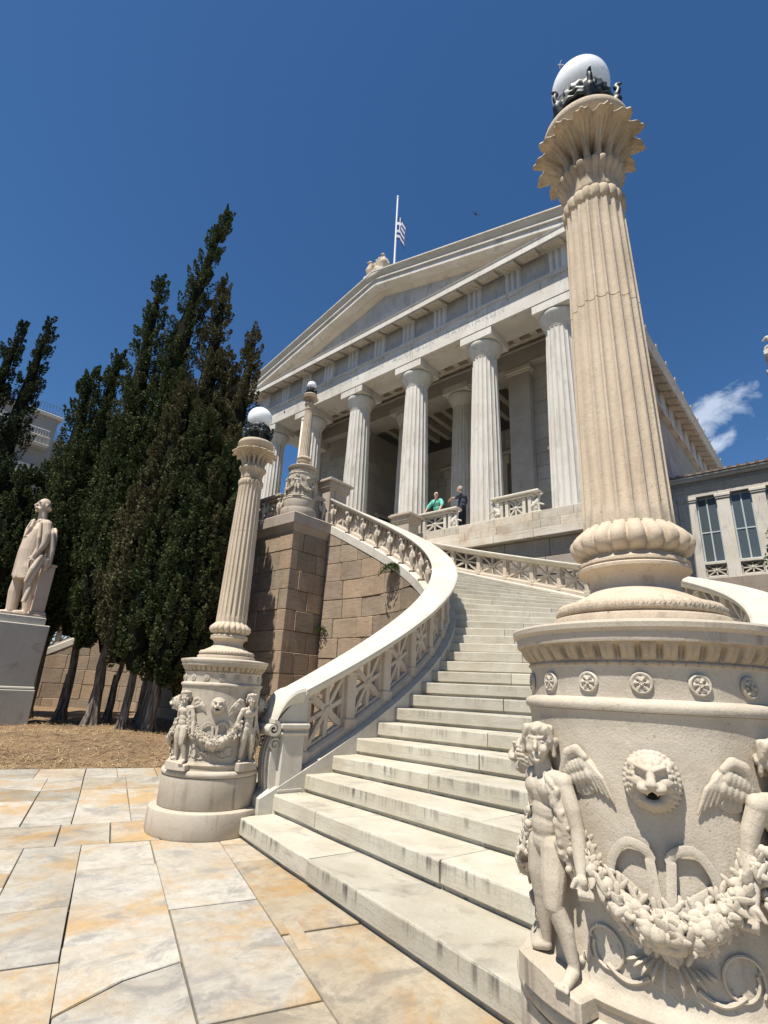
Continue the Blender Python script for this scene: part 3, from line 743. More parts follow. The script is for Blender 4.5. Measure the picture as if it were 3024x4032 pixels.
# ================================================================== rough stone walls of the court
random.seed(5)
def wall_stone(mb_fn, parent, u0, u1, z0, z1, depth, zt0=None, zt1=None, m=None, name='stone'):
    """stone block, local x along the wall, y = outward depth, z up; sloping top when zt given"""
    g_ = .005; b = .013; pr = random.uniform(-.011, .011)
    mb = MB(); cbox(mb, u0 + g_, u1 - g_, -.25, depth + pr, z0 + g_, z1 - g_, b, nx=2)
    V = []
    for x, y, z in mb.v:
        if zt0 is not None:
            top = zt0 + (zt1 - zt0) * (x - u0) / (u1 - u0) - .01
            if top < z1: z = z0 + g_ + (z - z0 - g_) * max(top - z0, .03) / (z1 - z0)
        V.append(mb_fn(x, y, z))
    mb.v = V
    return rel(link(name, mb.mesh(name), m or M['block']), parent)
def courses(z0, z1, h):
    n_ = max(1, round((z1 - z0) / h)); return [z0 + (z1 - z0) * i / n_ for i in range(n_ + 1)]
def stone_wall(fn, parent, U0, U1, z0, z1, h=.5, lmin=.55, lmax=.95, topf=None, depth=0.0, m=None, name='stone'):
    zs = courses(z0, z1, h)
    for ci, (a, c) in enumerate(zip(zs[:-1], zs[1:])):
        u = U0; first = True
        while u < U1 - .05:
            l = random.uniform(lmin, lmax) * (.6 if first and ci % 2 else 1); e = u + l
            if U1 - e < .35: e = U1
            first = False
            if topf:
                t0, t1 = topf(u), topf(e)
                if max(t0, t1) < a + .05: u = e; continue
                wall_stone(fn, parent, u, e, a, c, depth, t0, t1, m, name)
            else: wall_stone(fn, parent, u, e, a, c, depth, m=m, name=name)
            u = e
# curved wall under the inner balustrade
def curved_wall(mirror, label, a0, a1):
    RW = RB - .22
    w = empty('retaining_wall', label, 'wall', pol(RW, 70, 0, mirror), group='retaining walls under the curved stairs')
    bk = sweep([(RW + .10, lambda th: -.05), (RW + .42, lambda th: -.05), (RW + .42, lambda th: ramp(th) - .16), (RW + .10, lambda th: ramp(th) - .16)], frange(a0, a1, 50), ramp, mirror)
    rel(link('wall_core', bk, M['joint']), w)
    def fn(x, y, z): return pol(RW - y, a0 + math.degrees(x / RW), z, mirror)
    stone_wall(fn, w, 0, R_(a1 - a0) * RW, 0.0, 5.75, .525, .5, .95, topf=lambda u: ramp(a0 + math.degrees(u / RW)) - .23)
curved_wall(False, 'curved wall of tan stone blocks under the griffin balustrade', 2, 100.5)
curved_wall(True, 'sunlit curved tan stone wall seen between the cypress trunks', 8, 100.5)
# landing terrace block
terr = empty('landing_terrace', 'square block of brown stone carrying the stair landing and its lamp', 'terrace', (XC, 8.8, 0))
TX1, TX0, TY0 = -11.10, 2 * XC + 11.10, 8.80
mb = MB(); prism(mb, [(TX0 + .25, TY0 + .25), (TX1 - .25, TY0 + .25), (TX1 - .25, 10.4), (TX1 - .1, 14.5), (TX0 + .1, 14.5), (TX0 + .25, 10.4)], -.05, LZ - .45, 'z')
rel(link('terrace_core', mb.mesh('terrace_core'), M['joint']), terr)
mb = MB(); prism(mb, [(TX0 + .02, TY0 + .05), (TX1 - .02, TY0 + .05), (TX1 - .02, 10.6), (-9.9, 14.55), (2 * XC + 9.9, 14.55), (TX0 + .02, 10.6)], LZ - .45, LZ, 'z')
rel(link('landing_floor', mb.mesh('landing_floor'), M['step']), terr)
stone_wall(lambda x, y, z: (TX1 + y, TY0 + x, z), terr, 0, 1.62, 0.0, LZ - .48, .525, .5, .95)
stone_wall(lambda x, y, z: (TX0 + x, TY0 - y, z), terr, 0, TX1 - TX0, 0.0, LZ - .48, .525, .55, 1.0)
def cornice(mb, path, prof, closed=False):
    """sweep prof [(out,z)] along a plan path of (x,y); out is to the right of the direction"""
    n_ = len(path); V = []; F = []; m = len(prof)
    for i, p in enumerate(path):
        p = Vector(p); d0 = (p - Vector(path[i - 1])).normalized() if i > 0 or closed else None
        d1 = (Vector(path[(i + 1) % n_]) - p).normalized() if i < n_ - 1 or closed else None
        if d0 is None: d0 = d1
        if d1 is None: d1 = d0
        nn = Vector((d0.y, -d0.x)) + Vector((d1.y, -d1.x)); nn /= max(nn.length_squared / 2, .3)
        for o, z in prof: V.append((p.x + nn.x * o, p.y + nn.y * o, z))
    for i in range(n_ - 1 + (1 if closed else 0)):
        j = (i + 1) % n_
        for k in range(m):
            k2 = (k + 1) % m; F.append((i * m + k, i * m + k2, j * m + k2, j * m + k))
    if not closed: F += [tuple(range(m)), tuple(reversed(range((n_ - 1) * m, n_ * m)))]
    mb.add(V, F); return mb
mb = MB(); cornice(mb, [(TX0, 10.4), (TX0, TY0), (TX1, TY0), (TX1, 10.42)], [(-.2, LZ - .50), (.0, LZ - .50), (.03, LZ - .44), (.10, LZ - .33), (.15, LZ - .30), (.17, LZ - .02), (.13, LZ + .015), (-.2, LZ + .015)])
cn = fixn(mb.mesh('cornice')); rel(link('cornice', cn, M['coping']), terr)
# parapet of the landing, with a griffin at each post
pb = empty('landing_balustrade', 'short lattice balustrade with griffins on the landing beside the far lamp', 'balustrade', (XC, TY0 + .3, LZ))
def flat_panel(L_, hgt, t=.035, star=True):
    mb = MB(); hw = L_ / 2; hh = hgt / 2
    def bar(a, b, wd):
        a = Vector(a); b = Vector(b); d = (b - a).normalized(); n_ = Vector((-d.y, d.x)) * wd / 2; V = []
        for y in (-t, t):
            for q in (a - n_, a + n_, b + n_, b - n_): V.append((q.x, y, q.y))
        mb.add(V, [(0, 1, 2, 3), (7, 6, 5, 4), (0, 4, 5, 1), (1, 5, 6, 2), (2, 6, 7, 3), (3, 7, 4, 0)])
    for a in ((hw, 0), (-hw, 0), (0, hh), (0, -hh), (hw, hh), (-hw, hh), (hw, -hh), (-hw, -hh)): bar((0, hh), (a[0], hh + a[1]), .055)
    bar((-hw, .014), (hw, .014), .035); bar((-hw, hgt - .014), (hw, hgt - .014), .035); bar((-hw + .014, 0), (-hw + .014, hgt), .04); bar((hw - .014, 0), (hw - .014, hgt), .04)
    for s in (-1, 1): ell(mb, (0, s * t, hh), (.06, .025, .06), None, 12, 6)
    return mb.mesh('lattice_panel')
FP = flat_panel(.62, .50)
def straight_balustrade(parent, x0, x1, y, z, nb, mpan, mrail, posts=True):
    mb = MB(); cbox(mb, x0, x1, y - .09, y + .09, z, z + .14, .012); rel(link('bottom_rail', mb.mesh('bottom_rail'), mpan), parent)
    mb = MB(); cbox(mb, x0 - .03, x1 + .03, y - .2, y + .2, z + .74, z + .83, .02); cbox(mb, x0, x1, y - .13, y + .13, z + .68, z + .745, .02)
    rel(link('coping', mb.mesh('coping'), mrail), parent)
    w = (x1 - x0) / nb
    pm = FP if abs(w - .78) < .02 else flat_panel(w - .16, .50)
    for k in range(nb + 1):
        x = x0 + w * k + (.075 if k == 0 else -.075 if k == nb else 0)
        mb = MB(); cbox(mb, x - .065, x + .065, y - .08, y + .08, z + .1, z + .7, .01); cbox(mb, x - .08, x + .08, y - .095, y + .095, z + .62, z + .66, .008)
        rel(link('post', mb.mesh('post'), mpan), parent)
        if k < nb:
            o = link('lattice_panel', pm, mpan, parent); o.location = Vector((x0 + w * (k + .5), y, z + .16)) - parent.location
straight_balustrade(pb, -16.4, -12.05, TY0 + .28, LZ + .015, 6, M['lattice'], M['coping'])
for k in range(7):
    o = link('griffin', GRIF, M['lattice'], pb); o.location = Vector((-16.4 + k * .725 - .0, TY0 + .17, LZ + .03)) - pb.location; o.rotation_euler = (0, 0, -math.pi / 2)
o = link('griffin', GRIF, M['lattice'], pb); o.location = Vector((TX1 - .12, 9.85, LZ + .03)) - pb.location; o.rotation_euler = (0, 0, 0)
mb = MB(); cbox(mb, TX1 - .42, TX1 - .1, 9.5, 9.96, LZ + .68, LZ + .84, .02); rel(link('coping', mb.mesh('coping'), M['coping']), pb)
mb = MB(); cbox(mb, TX1 - .36, TX1 - .16, 9.5, 9.96, LZ + .01, LZ + .70, .01); rel(link('parapet', mb.mesh('parapet'), M['coping']), pb)
# ================================================================== the great lamps
R0 = .385
def wrapn(co):
    a = co[:, 0] / R0; r = R0 + co[:, 1]
    return np.stack([r * np.sin(a), -r * np.cos(a), co[:, 2]], 1)
def wrap(s, d, z):
    a = s / R0; r = R0 + d; return (r * math.sin(a), -r * math.cos(a), z)
def bump(a, n, p=1.0):
    return abs(math.cos(n * a / 2)) ** p
def lamp_mesh_parts():
    P = []      # (name, mesh, material key)
    P.append(('base_drum', autosmooth(lathe([(.512, 0), (.52, .02), (.522, .18), (.515, .205), (.49, .212), (.44, .214)], 72).mesh('base_drum')), 'base'))
    P.append(('plinth', autosmooth(lathe([(.438, .213), (.446, .225), (.448, .45), (.444, .474), (.40, .476)], 72).mesh('plinth')), 'base'))
    P.append(('plinth_ring', autosmooth(lathe([(.40, .477), (.442, .478), (.454, .488), (.457, .503), (.452, .519), (.440, .529), (.405, .532), (.40, .533)], 72).mesh('plinth_ring'), 50), 'lamp'))
    P.append(('drum', autosmooth(lathe([(.402, .533), (.402, .560), (.410, .566), (.414, .578), (.408, .590), (.396, .598), (.390, .612), (.386, .64), (.385, .90), (.382, 1.20), (.384, 1.245), (.390, 1.262)], 96).mesh('drum')), 'lamp'))
    P.append(('string_moulding', autosmooth(lathe([(.385, 1.262), (.396, 1.264), (.401, 1.275), (.399, 1.288), (.386, 1.296), (.378, 1.30)], 96).mesh('string_moulding'), 50), 'lamp'))
    P.append(('upper_band', autosmooth(lathe([(.377, 1.30), (.376, 1.385), (.380, 1.392)], 96).mesh('upper_band')), 'lamp'))
    # carved leaf moulding below the cornice
    nl = 44
    def lm(a, i, r, z):
        k = (a * nl / (2 * math.pi)) % 1.0; c = abs(k - .5) * 2          # 0 at the leaf centre
        w = [0, 0.2, .75, 1.0, .8, .25, 0][i]
        edge = .013 * (1 - c ** 2.2) - (.015 if .74 < c < .93 else 0) + (.006 if c > .95 else 0)
        rib = -.005 if c < .1 else 0
        return r + w * (edge + rib), z
    P.append(('leaf_moulding', lathe([(.378, 1.404), (.381, 1.409), (.384, 1.418), (.390, 1.431), (.398, 1.443), (.407, 1.451), (.411, 1.456)], nl * 16, lm, False, False).mesh('leaf_moulding', True), 'capital'))
    nb = 70
    P.append(('bead_moulding', lathe([(.376, 1.390), (.383, 1.393), (.386, 1.397), (.383, 1.402), (.376, 1.406)], nb * 6,
                                     lambda a, i, r, z: (r - (.006 if abs(((a * nb / 2 / math.pi) % 1) - .5) > .36 else 0), z), False, False).mesh('bead_moulding', True), 'capital'))
    P.append(('cornice', autosmooth(lathe([(.38, 1.454), (.421, 1.456), (.423, 1.462), (.424, 1.484), (.430, 1.488), (.436, 1.494), (.438, 1.508), (.434, 1.515), (.36, 1.527), (.30, 1.531)], 96).mesh('cornice')), 'base'))
    # column base
    P.append(('column_base', autosmooth(lathe([(.29, 1.528), (.290, 1.556), (.286, 1.562), (.24, 1.567), (.24, 1.61), (.236, 1.613), (.226, 1.621), (.20, 1.634), (.170, 1.65), (.155, 1.665), (.148, 1.682), (.150, 1.702), (.160, 1.718), (.180, 1.730),
                                               (.190, 1.734), (.191, 1.744), (.184, 1.752), (.190, 1.756), (.189, 1.766), (.176, 1.772), (.165, 1.78), (.16, 1.80)], 72).mesh('column_base'), 45), 'shaft'))
    nt = 56
    def tm(a, i, r, z):
        k = (a * nt / (2 * math.pi)); s1 = math.sin(2 * math.pi * (k * .5 + i * .25)); s2 = math.sin(2 * math.pi * (k * .5 - i * .25))
        return r + (.0045 * (1 if s1 * s2 > .1 else -1 if s1 * s2 < -.25 else 0) if 0 < i < 7 else 0), z
    P.append(('carved_torus', lathe([(.262, 1.566), (.270, 1.570), (.275, 1.577), (.277, 1.585), (.275, 1.594), (.270, 1.602), (.262, 1.608), (.25, 1.612)], nt * 6, tm, False, True).mesh('carved_torus', True), 'shaft'))
    # ring of round lobes
    nlb = 20; prof = []; cz, hz = 1.838, .052
    for i in range(13):
        t = i / 12; prof.append((0, cz - hz + t * (hz + .115)))
    def lob(a, i, r, z):
        k = (a * nlb / (2 * math.pi)) % 1.0 - .5
        if z <= cz: rr = .160 + .055 * math.sqrt(max(0, 1 - ((cz - z) / hz) ** 2))
        else:
            t = (z - cz) / .115; rr = .143 + .072 * (math.cos(min(t * 1.25, 1) * math.pi) * .5 + .5) ** .9
        w = max(0, (rr - .158) / .057)
        c = math.sqrt(max(0, 1 - (k * 2 * .96) ** 2))
        return rr - (1 - c) * (.046 * w ** .7) - (1 - w) * .010 * (1 - c), z
    P.append(('lobed_ring', lathe(prof, nlb * 12, lob, True, True).mesh('lobed_ring', True), 'shaft'))
    # fluted shaft
    nf = 20; rows_ = [1.90, 1.93, 1.955, 1.985, 2.3, 2.6, 2.85, 2.895, 2.8965, 2.899, 2.9005, 3.1, 3.3, 3.42, 3.45, 3.47]
    def sh(a, i, r, z):
        t = (z - 1.9) / 1.57; rr = .160 - .031 * t + .003 * math.sin(t * math.pi)
        k = (a * nf / (2 * math.pi) + .5) % 1.0 - .5
        end = 1.0 if 1.96 < z < 3.43 else .35
        fl = max(0, 1 - (abs(k) / .40) ** 2) if abs(k) < .40 else 0
        jt = .003 if i in (8, 9) else 0
        return rr - .0155 * (fl ** .5) * end * (1 - .15 * t) - jt, z
    P.append(('shaft', autosmooth(lathe([(0, z) for z in rows_], nf * 12, sh).mesh('shaft'), 28), 'shaft'))
    # collar of curled tongues
    def co_(a, i, r, z):
        k = (a * nf / (2 * math.pi)) % 1.0 - .5; c = math.sqrt(max(0, 1 - (k * 2 * .93) ** 2)); w = [.3, 1, 1.1, 1, .7, .1][i]
        return r - .020 * (1 - c) * w, z
    P.append(('collar', lathe([(.130, 3.455), (.139, 3.472), (.143, 3.495), (.141, 3.515), (.132, 3.53), (.119, 3.535)], nf * 10, co_).mesh('collar', True), 'capital'))
    n2 = 26
    def n_(a, i, r, z):
        k = (a * n2 / (2 * math.pi)) % 1.0 - .5; c = math.sqrt(max(0, 1 - (k * 2 * .9) ** 2)); w = [0, .2, .5, .5, .7, 1, 1.2, .9, 0][i]
        return r - .022 * (1 - c) * w, z - (.008 * (1 - c) if i in (5, 6) else 0)
    P.append(('neck_leaves', lathe([(.119, 3.53), (.121, 3.56), (.122, 3.585), (.124, 3.605), (.131, 3.63), (.147, 3.652), (.158, 3.672), (.153, 3.685), (.12, 3.69)], n2 * 10, n_).mesh('neck_leaves', True), 'capital'))
    # acanthus bell: stems rising from hollows, spreading to pointed tips
    na = 14; NB = 26; prof = [(0, i / NB) for i in range(NB + 1)]
    def ac(a, i, r, t):
        k = (a * na / (2 * math.pi)) % 1.0 - .5; c = abs(k) * 2          # 0 at the leaf rib, 1 between leaves
        z = 3.66 + t * .235
        base = .123 + .020 * t + .092 * max(0, (t - .34) / .66) ** 1.8
        # leaf edge: tips forward and up at the rib, notched between
        tip = .032 * (1 - c) ** 1.4 * max(0, (t - .72) / .28) ** 1.2
        hollow = math.exp(-((c - 1) / .40) ** 2) * math.exp(-((t - .50) / .22) ** 2) * .072
        stem = .010 * math.exp(-(c / .22) ** 2) * max(0, 1 - t * 1.1)
        veins = .0115 * math.cos(c * math.pi * 4.0 + (t - .8) * 2.0) * max(0, (t - .35) / .65) * (1 - max(0, (t - .80) / .20) * .8)
        notch = .026 * max(0, (c - .55) / .45) ** 1.5 * max(0, (t - .75) / .25)
        dz = .004 * math.cos(c * math.pi * 4) * max(0, (t - .8) / .2) - .048 * (1 - c) ** 1.0 * max(0, (t - .84) / .16) ** 1.6 - .012 * c * max(0, (t - .9) / .1)
        return base + tip - hollow + stem + veins - notch, z + dz
    mb = lathe(prof, na * 22, ac, True, False)
    # turned-over lip closing to the top
    n_ang = na * 22; lastv = mb.v[-n_ang:]; o = len(mb.v)
    for kk in (0, 1, 2):
        for v in lastv:
            r = math.hypot(v[0], v[1]); f = [(.965, .012), (.80, .008), (.60, .0)][kk]
            mb.v.append((v[0] * f[0], v[1] * f[0], [v[2] * .5 + 3.885 * .5 + .006, 3.885, 3.89][kk]))
    for kk in range(3):
        b0 = o - n_ang + kk * n_ang
        for i in range(n_ang): mb.f.append((b0 + i, b0 + (i + 1) % n_ang, b0 + n_ang + (i + 1) % n_ang, b0 + n_ang + i))
    mb.f.append(tuple(range(len(mb.v) - n_ang, len(mb.v))))
    P.append(('acanthus_capital', mb.mesh('acanthus_capital', True), 'capital'))
    P.append(('top_plate', autosmooth(lathe([(.15, 3.885), (.16, 3.915), (.175, 3.935), (.195, 3.95), (.206, 3.962), (.208, 3.985), (.205, 4.0), (.195, 4.012), (.16, 4.018), (.10, 4.03)], 72).mesh('top_plate'), 40), 'shaft'))
    P.append(('bronze_cup', autosmooth(lathe([(.10, 4.02), (.112, 4.03), (.118, 4.05), (.10, 4.07), (.095, 4.09), (.105, 4.12), (.128, 4.16), (.138, 4.20), (.140, 4.225), (.134, 4.235), (.128, 4.23)], 48,
                                             lambda a, i, r, z: (r + (.005 * math.cos(a * 24) if 3 <= i <= 8 else 0), z)).mesh('bronze_cup'), 40), 'bronze'))
    g = MB(); ell(g, (0, 0, 4.352), (.146, .146, .145), None, 48, 30)
    P.append(('globe', g.mesh('globe', True), 'globe'))
    return P
LP = lamp_mesh_parts()
# bronze bird brackets round the cup
BIRD = blob('bronze_bird', [('p', [(.0, -.105, 4.05), (0, -.14, 4.07), (0, -.165, 4.12)], [.02, .026, .024]), ('e', (0, -.150, 4.135), (.026, .03, .035)),
                            ('p', [(0, -.165, 4.15), (0, -.178, 4.185), (0, -.165, 4.215)], [.016, .012, .013]), ('c', (0, -.172, 4.222), (0, -.195, 4.215), .012, .005),
                            ('p', [(.02, -.14, 4.14), (.055, -.128, 4.17), (.085, -.112, 4.165)], [.016, .014, .006]), ('p', [(-.02, -.14, 4.14), (-.055, -.128, 4.17), (-.085, -.112, 4.165)], [.016, .014, .006]),
                            ('p', [(.02, -.14, 4.12), (.05, -.13, 4.14), (.075, -.115, 4.13)], [.012, .012, .006]), ('p', [(-.02, -.14, 4.12), (-.05, -.13, 4.14), (-.075, -.115, 4.13)], [.012, .012, .006])], .005, 1)
# ------------------------------------------------------------------ carved relief; local (s sideways, d out of the drum, z up)
def youth(turn):
    z0 = .610; ct, st_ = math.cos(R_(38)), math.sin(R_(38)) * turn
    def q(x, y, z):
        if z > .485:            # the head is turned and a little enlarged
            dx, dy = (x + .004) * 1.10, (y - .048) * 1.10; x = -.004 + dx * ct + dy * st_; y = .048 - dx * st_ + dy * ct; z = .485 + (z - .485) * 1.06
        return (x, y, z0 + z)
    P = [('e', q(-.004, .052, .545), (.034, .038, .046)), ('e', q(-.004, .058, .522), (.025, .026, .028)),            # skull, jaw
         ('c', q(-.004, .083, .553), q(-.004, .0925, .534), .0036, .0062),                                                # nose
         ('c', q(-.022, .0795, .561), q(-.008, .083, .559), .0030, .0034), ('c', q(.0, .083, .559), q(.014, .0795, .561), .0034, .0030), ('e', q(-.020, .074, .530), (.014, .012, .016)), ('e', q(.012, .074, .530), (.014, .012, .016)),                                                # brow
         ('c', q(-.011, .0815, .5165), q(.003, .0815, .5165), .0034, .0034), ('c', q(-.009, .0815, .5105), q(.001, .0815, .5105), .0036, .0036), ('e', q(-.004, .079, .500), (.011, .009, .008)),
         ('c', q(0, .04, .50), q(0, .032, .455), .024, .028),
         ('e', q(0, .032, .418), (.066, .040, .052)), ('e', q(-.028, .058, .425), (.033, .018, .026)), ('e', q(.028, .058, .425), (.033, .018, .026)),
         ('c', q(-.052, .028, .452), q(.052, .028, .452), .026, .026),
         ('e', q(0, .034, .365), (.053, .036, .05)), ('e', q(-.002, .038, .325), (.048, .035, .05)), ('e', q(-.004, .034, .282), (.056, .038, .042)),
         ('p', [q(-.032, .034, .272), q(-.036, .040, .20), q(-.034, .038, .145)], [.038, .034, .025]), ('p', [q(-.034, .038, .145), q(-.038, .030, .10), q(-.04, .024, .03)], [.024, .024, .014]),
         ('p', [q(-.04, .026, .018), q(-.062, .05, .008)], [.015, .011]),
         ('p', [q(.030, .036, .272), q(.040, .055, .20), q(.046, .066, .145)], [.038, .034, .025]), ('p', [q(.046, .064, .145), q(.062, .046, .09), q(.076, .036, .015)], [.024, .023, .014]),
         ('p', [q(.076, .040, .004), q(.086, .082, -.012)], [.016, .012]),
         # arms
         ('e', q(.070, .030, .448), (.027, .026, .028)), ('p', [q(.072, .03, .44), q(.098, .034, .385), q(.112, .036, .335)], [.025, .022, .018]), ('p', [q(.112, .036, .335), q(.122, .050, .285), q(.132, .066, .245)], [.019, .018, .012]),
         ('e', q(.136, .072, .228), (.014, .012, .018)),
         ('e', q(-.070, .030, .448), (.027, .026, .028)), ('p', [q(-.072, .028, .44), q(-.094, .020, .385), q(-.104, .016, .335)], [.025, .022, .018]), ('p', [q(-.104, .016, .335), q(-.114, .028, .285), q(-.126, .045, .245)], [.019, .018, .012]),
         ('e', q(-.130, .05, .228), (.014, .012, .018))]
    for s in (-1, 1):           # fingers
        for k in range(4): P.append(('p', [q(s * (.131 + .005 * k), .078 - .008 * k + (0 if s > 0 else -.02), .218), q(s * (.136 + .006 * k), .084 - .008 * k + (0 if s > 0 else -.02), .200 - .002 * k), q(s * (.134 + .006 * k), .078 - .008 * k + (0 if s > 0 else -.02), .188)], [.0055, .005, .0045]))
        P.append(('p', [q(s * .128, .084 + (0 if s > 0 else -.02), .232), q(s * .122, .092 + (0 if s > 0 else -.02), .214)], [.006, .005]))
        P.append(('p', [q(s * .055 * .9, .02, .01), q(s * .05, .02, .01)], [.004, .004]))
    for k in range(5): P.append(('c', q(.078 + .006 * (k - 2) + .006, .094, -.014), q(.080 + .007 * (k - 2) + .006, .101, -.018), .0062, .005))
    # hair in thick locks
    for i in range(26):
        a = -2.6 + 5.2 * i / 25
        P.append(('p', [q(-.004 + .016 * math.sin(a), .046 + .010 * math.cos(a), .590), q(-.004 + .034 * math.sin(a), .048 + .032 * math.cos(a), .580 + .004 * (i % 3)), q(-.004 + .041 * math.sin(a), .044 + .034 * math.cos(a), (.574 if abs(a) < .9 else .556 if abs(a) < 1.3 else .520) - .006 * (i % 2))], [.0085, .0085, .006]))
        if abs(a) > 1.2: P.append(('e', q(-.004 + .043 * math.sin(a), .042 + .034 * math.cos(a), .545 + .008 * (i % 2)), (.010, .010, .010)))
    P.append(('e', q(-.004, .038, .562), (.034, .032, .030)))
    for k in range(14): P.append(('e', q(-.004 + .020 * math.cos(k * 2.4) * (k / 14) ** .5, .042 + .022 * math.sin(k * 2.4) * (k / 14) ** .5, .597 - .010 * k / 14), (.0085, .0085, .0075)))
    for s in (-1, 1): P.append(('e', q(-.004 + s * .0145, .0775, .550), (.0075, .0045, .0042)))
    return P
def drape():
    z0 = .61; P = []
    random.seed(3)
    for i in range(26):         # band of foliage hung over the shoulder
        t = i / 25; x = .052 + .022 * t + .012 * math.sin(t * 5); z = z0 + .455 - .20 * t; y = .064 - .012 * t
        P.append(('e', (x + random.uniform(-.014, .014), y, z), (.008, .010, .017), (random.uniform(-30, 30), random.uniform(-35, 35), 0)))
    P.append(('p', [(.066, .045, z0 + .43), (.082, .05, z0 + .34), (.086, .035, z0 + .25), (.088, .025, z0 + .20)], [.013, .016, .016, .008]))
    return P
YOUTH = {s: blob('figure', youth(s), .0030, 1, wrapn) for s in (1, -1)}
DRAPE = blob('leaf_sash', drape(), .0036, 1, wrapn)
def wing_mesh(s):
    P = []; z0 = 1.13
    P.append(('p', [(s * .055, .012, z0 - .05), (s * .085, .018, z0 + .010), (s * .110, .018, z0 + .022), (s * .132, .014, z0 + .004)], [.014, .017, .015, .011]))
    for k in range(8):          # long feathers
        t = k / 7; a = (s * (.128 - .058 * t), .012, z0 + .004 - .022 * t); b = (s * (.205 - .105 * t), .007, z0 - .105 + .012 * t + .02 * math.sin(t * 3))
        m_ = ((a[0] + b[0]) / 2 + s * .012, .013, (a[2] + b[2]) / 2 + .006)
        P.append(('p', [a, m_, b], [.0062, .0072, .003]))
    for row in range(2):
        for k in range(6):
            t = k / 5; P.append(('e', (s * (.125 - .055 * t + row * .014 * (1 - t)), .020 - row * .004, z0 - .012 - .022 * t - row * .026), (.010, .008, .018), (0, s * -25, 0)))
    P.append(('e', (s * .115, .001, z0 - .045), (.055, .008, .055)))
    return blob('wing', P, .0027, 0, wrapn)
WING = {1: wing_mesh(1), -1: wing_mesh(-1)}
def lion():
    z0 = 1.100; P = []
    def q(x, y, z): return (x, y, z0 + z)
    P += [('e', q(0, .015, 0), (.066, .045, .072)), ('e', q(0, .040, .018), (.046, .036, .040)), ('e', q(-.022, .062, .028), (.020, .014, .012), (0, 0, 0)), ('e', q(.022, .062, .028), (.020, .014, .012)),
          ('p', [q(0, .062, .035), q(0, .082, .005), q(0, .090, -.006)], [.013, .012, .014]), ('e', q(0, .094, -.010), (.017, .010, .009)),
          ('e', q(-.018, .078, -.022), (.021, .021, .016)), ('e', q(.018, .078, -.022), (.021, .021, .016)),
          ('e', q(-.034, .052, -.006), (.022, .022, .024)), ('e', q(.034, .052, -.006), (.022, .022, .024)),
          ('p', [q(-.032, .045, -.035), q(-.022, .056, -.062), q(0, .064, -.068), q(.022, .056, -.062), q(.032, .045, -.035)], [.013, .012, .012, .012, .013]),
          ('e', q(0, .048, -.075), (.024, .018, .012)), ('c', q(-.014, .078, -.030), q(-.013, .078, -.044), .005, .002), ('c', q(.014, .078, -.030), q(.013, .078, -.044), .005, .002),
          ('e', q(-.023, .058, .012), (.011, .009, .009)), ('e', q(.023, .058, .012), (.011, .009, .009)), ('e', q(-.052, .036, .042), (.014, .014, .017), (0, -20, 0)), ('e', q(.052, .036, .042), (.014, .014, .017), (0, 20, 0)),
          ('c', q(-.036, .072, .042), q(-.008, .076, .030), .008, .007), ('c', q(.036, .072, .042), q(.008, .076, .030), .008, .007)]
    for ring, (rx, rz, y0, y1, n_, w) in enumerate(((.062, .068, .034, .030, 26, .0095), (.078, .083, .014, .012, 32, .010), (.052, .058, .050, .045, 20, .008))):
        for i in range(n_):
            a = 2 * math.pi * (i + .5 * ring) / n_
            if ring == 2 and -2.6 < a - math.pi and math.sin(a) < -.35: continue
            c, s = math.cos(a), math.sin(a)
            P.append(('p', [q(c * rx * .78, y0 + .008, s * rz * .78), q(c * rx * 1.0 + .006 * s, y0 + .006, s * rz * 1.0 - .004), q(c * rx * 1.14 - .006 * s, y1 - .006, s * rz * 1.12 - .008)], [w, w, w * .45]))
    return P
def lionwrap(co):
    c = co.copy(); c[:, 0] *= .78; c[:, 2] = 1.10 + (c[:, 2] - 1.10) * .80; c[:, 1] *= .92
    return wrapn(c)
LION = blob('lion_mask', lion(), .0032, 1, lionwrap)
def in_mouth():
    g_ = MB(); ell(g_, wrap(0, .052, 1.100 - .037), (.016, .009, .0105), None, 12, 8); return g_.mesh('mouth', True)
MOUTH = in_mouth()
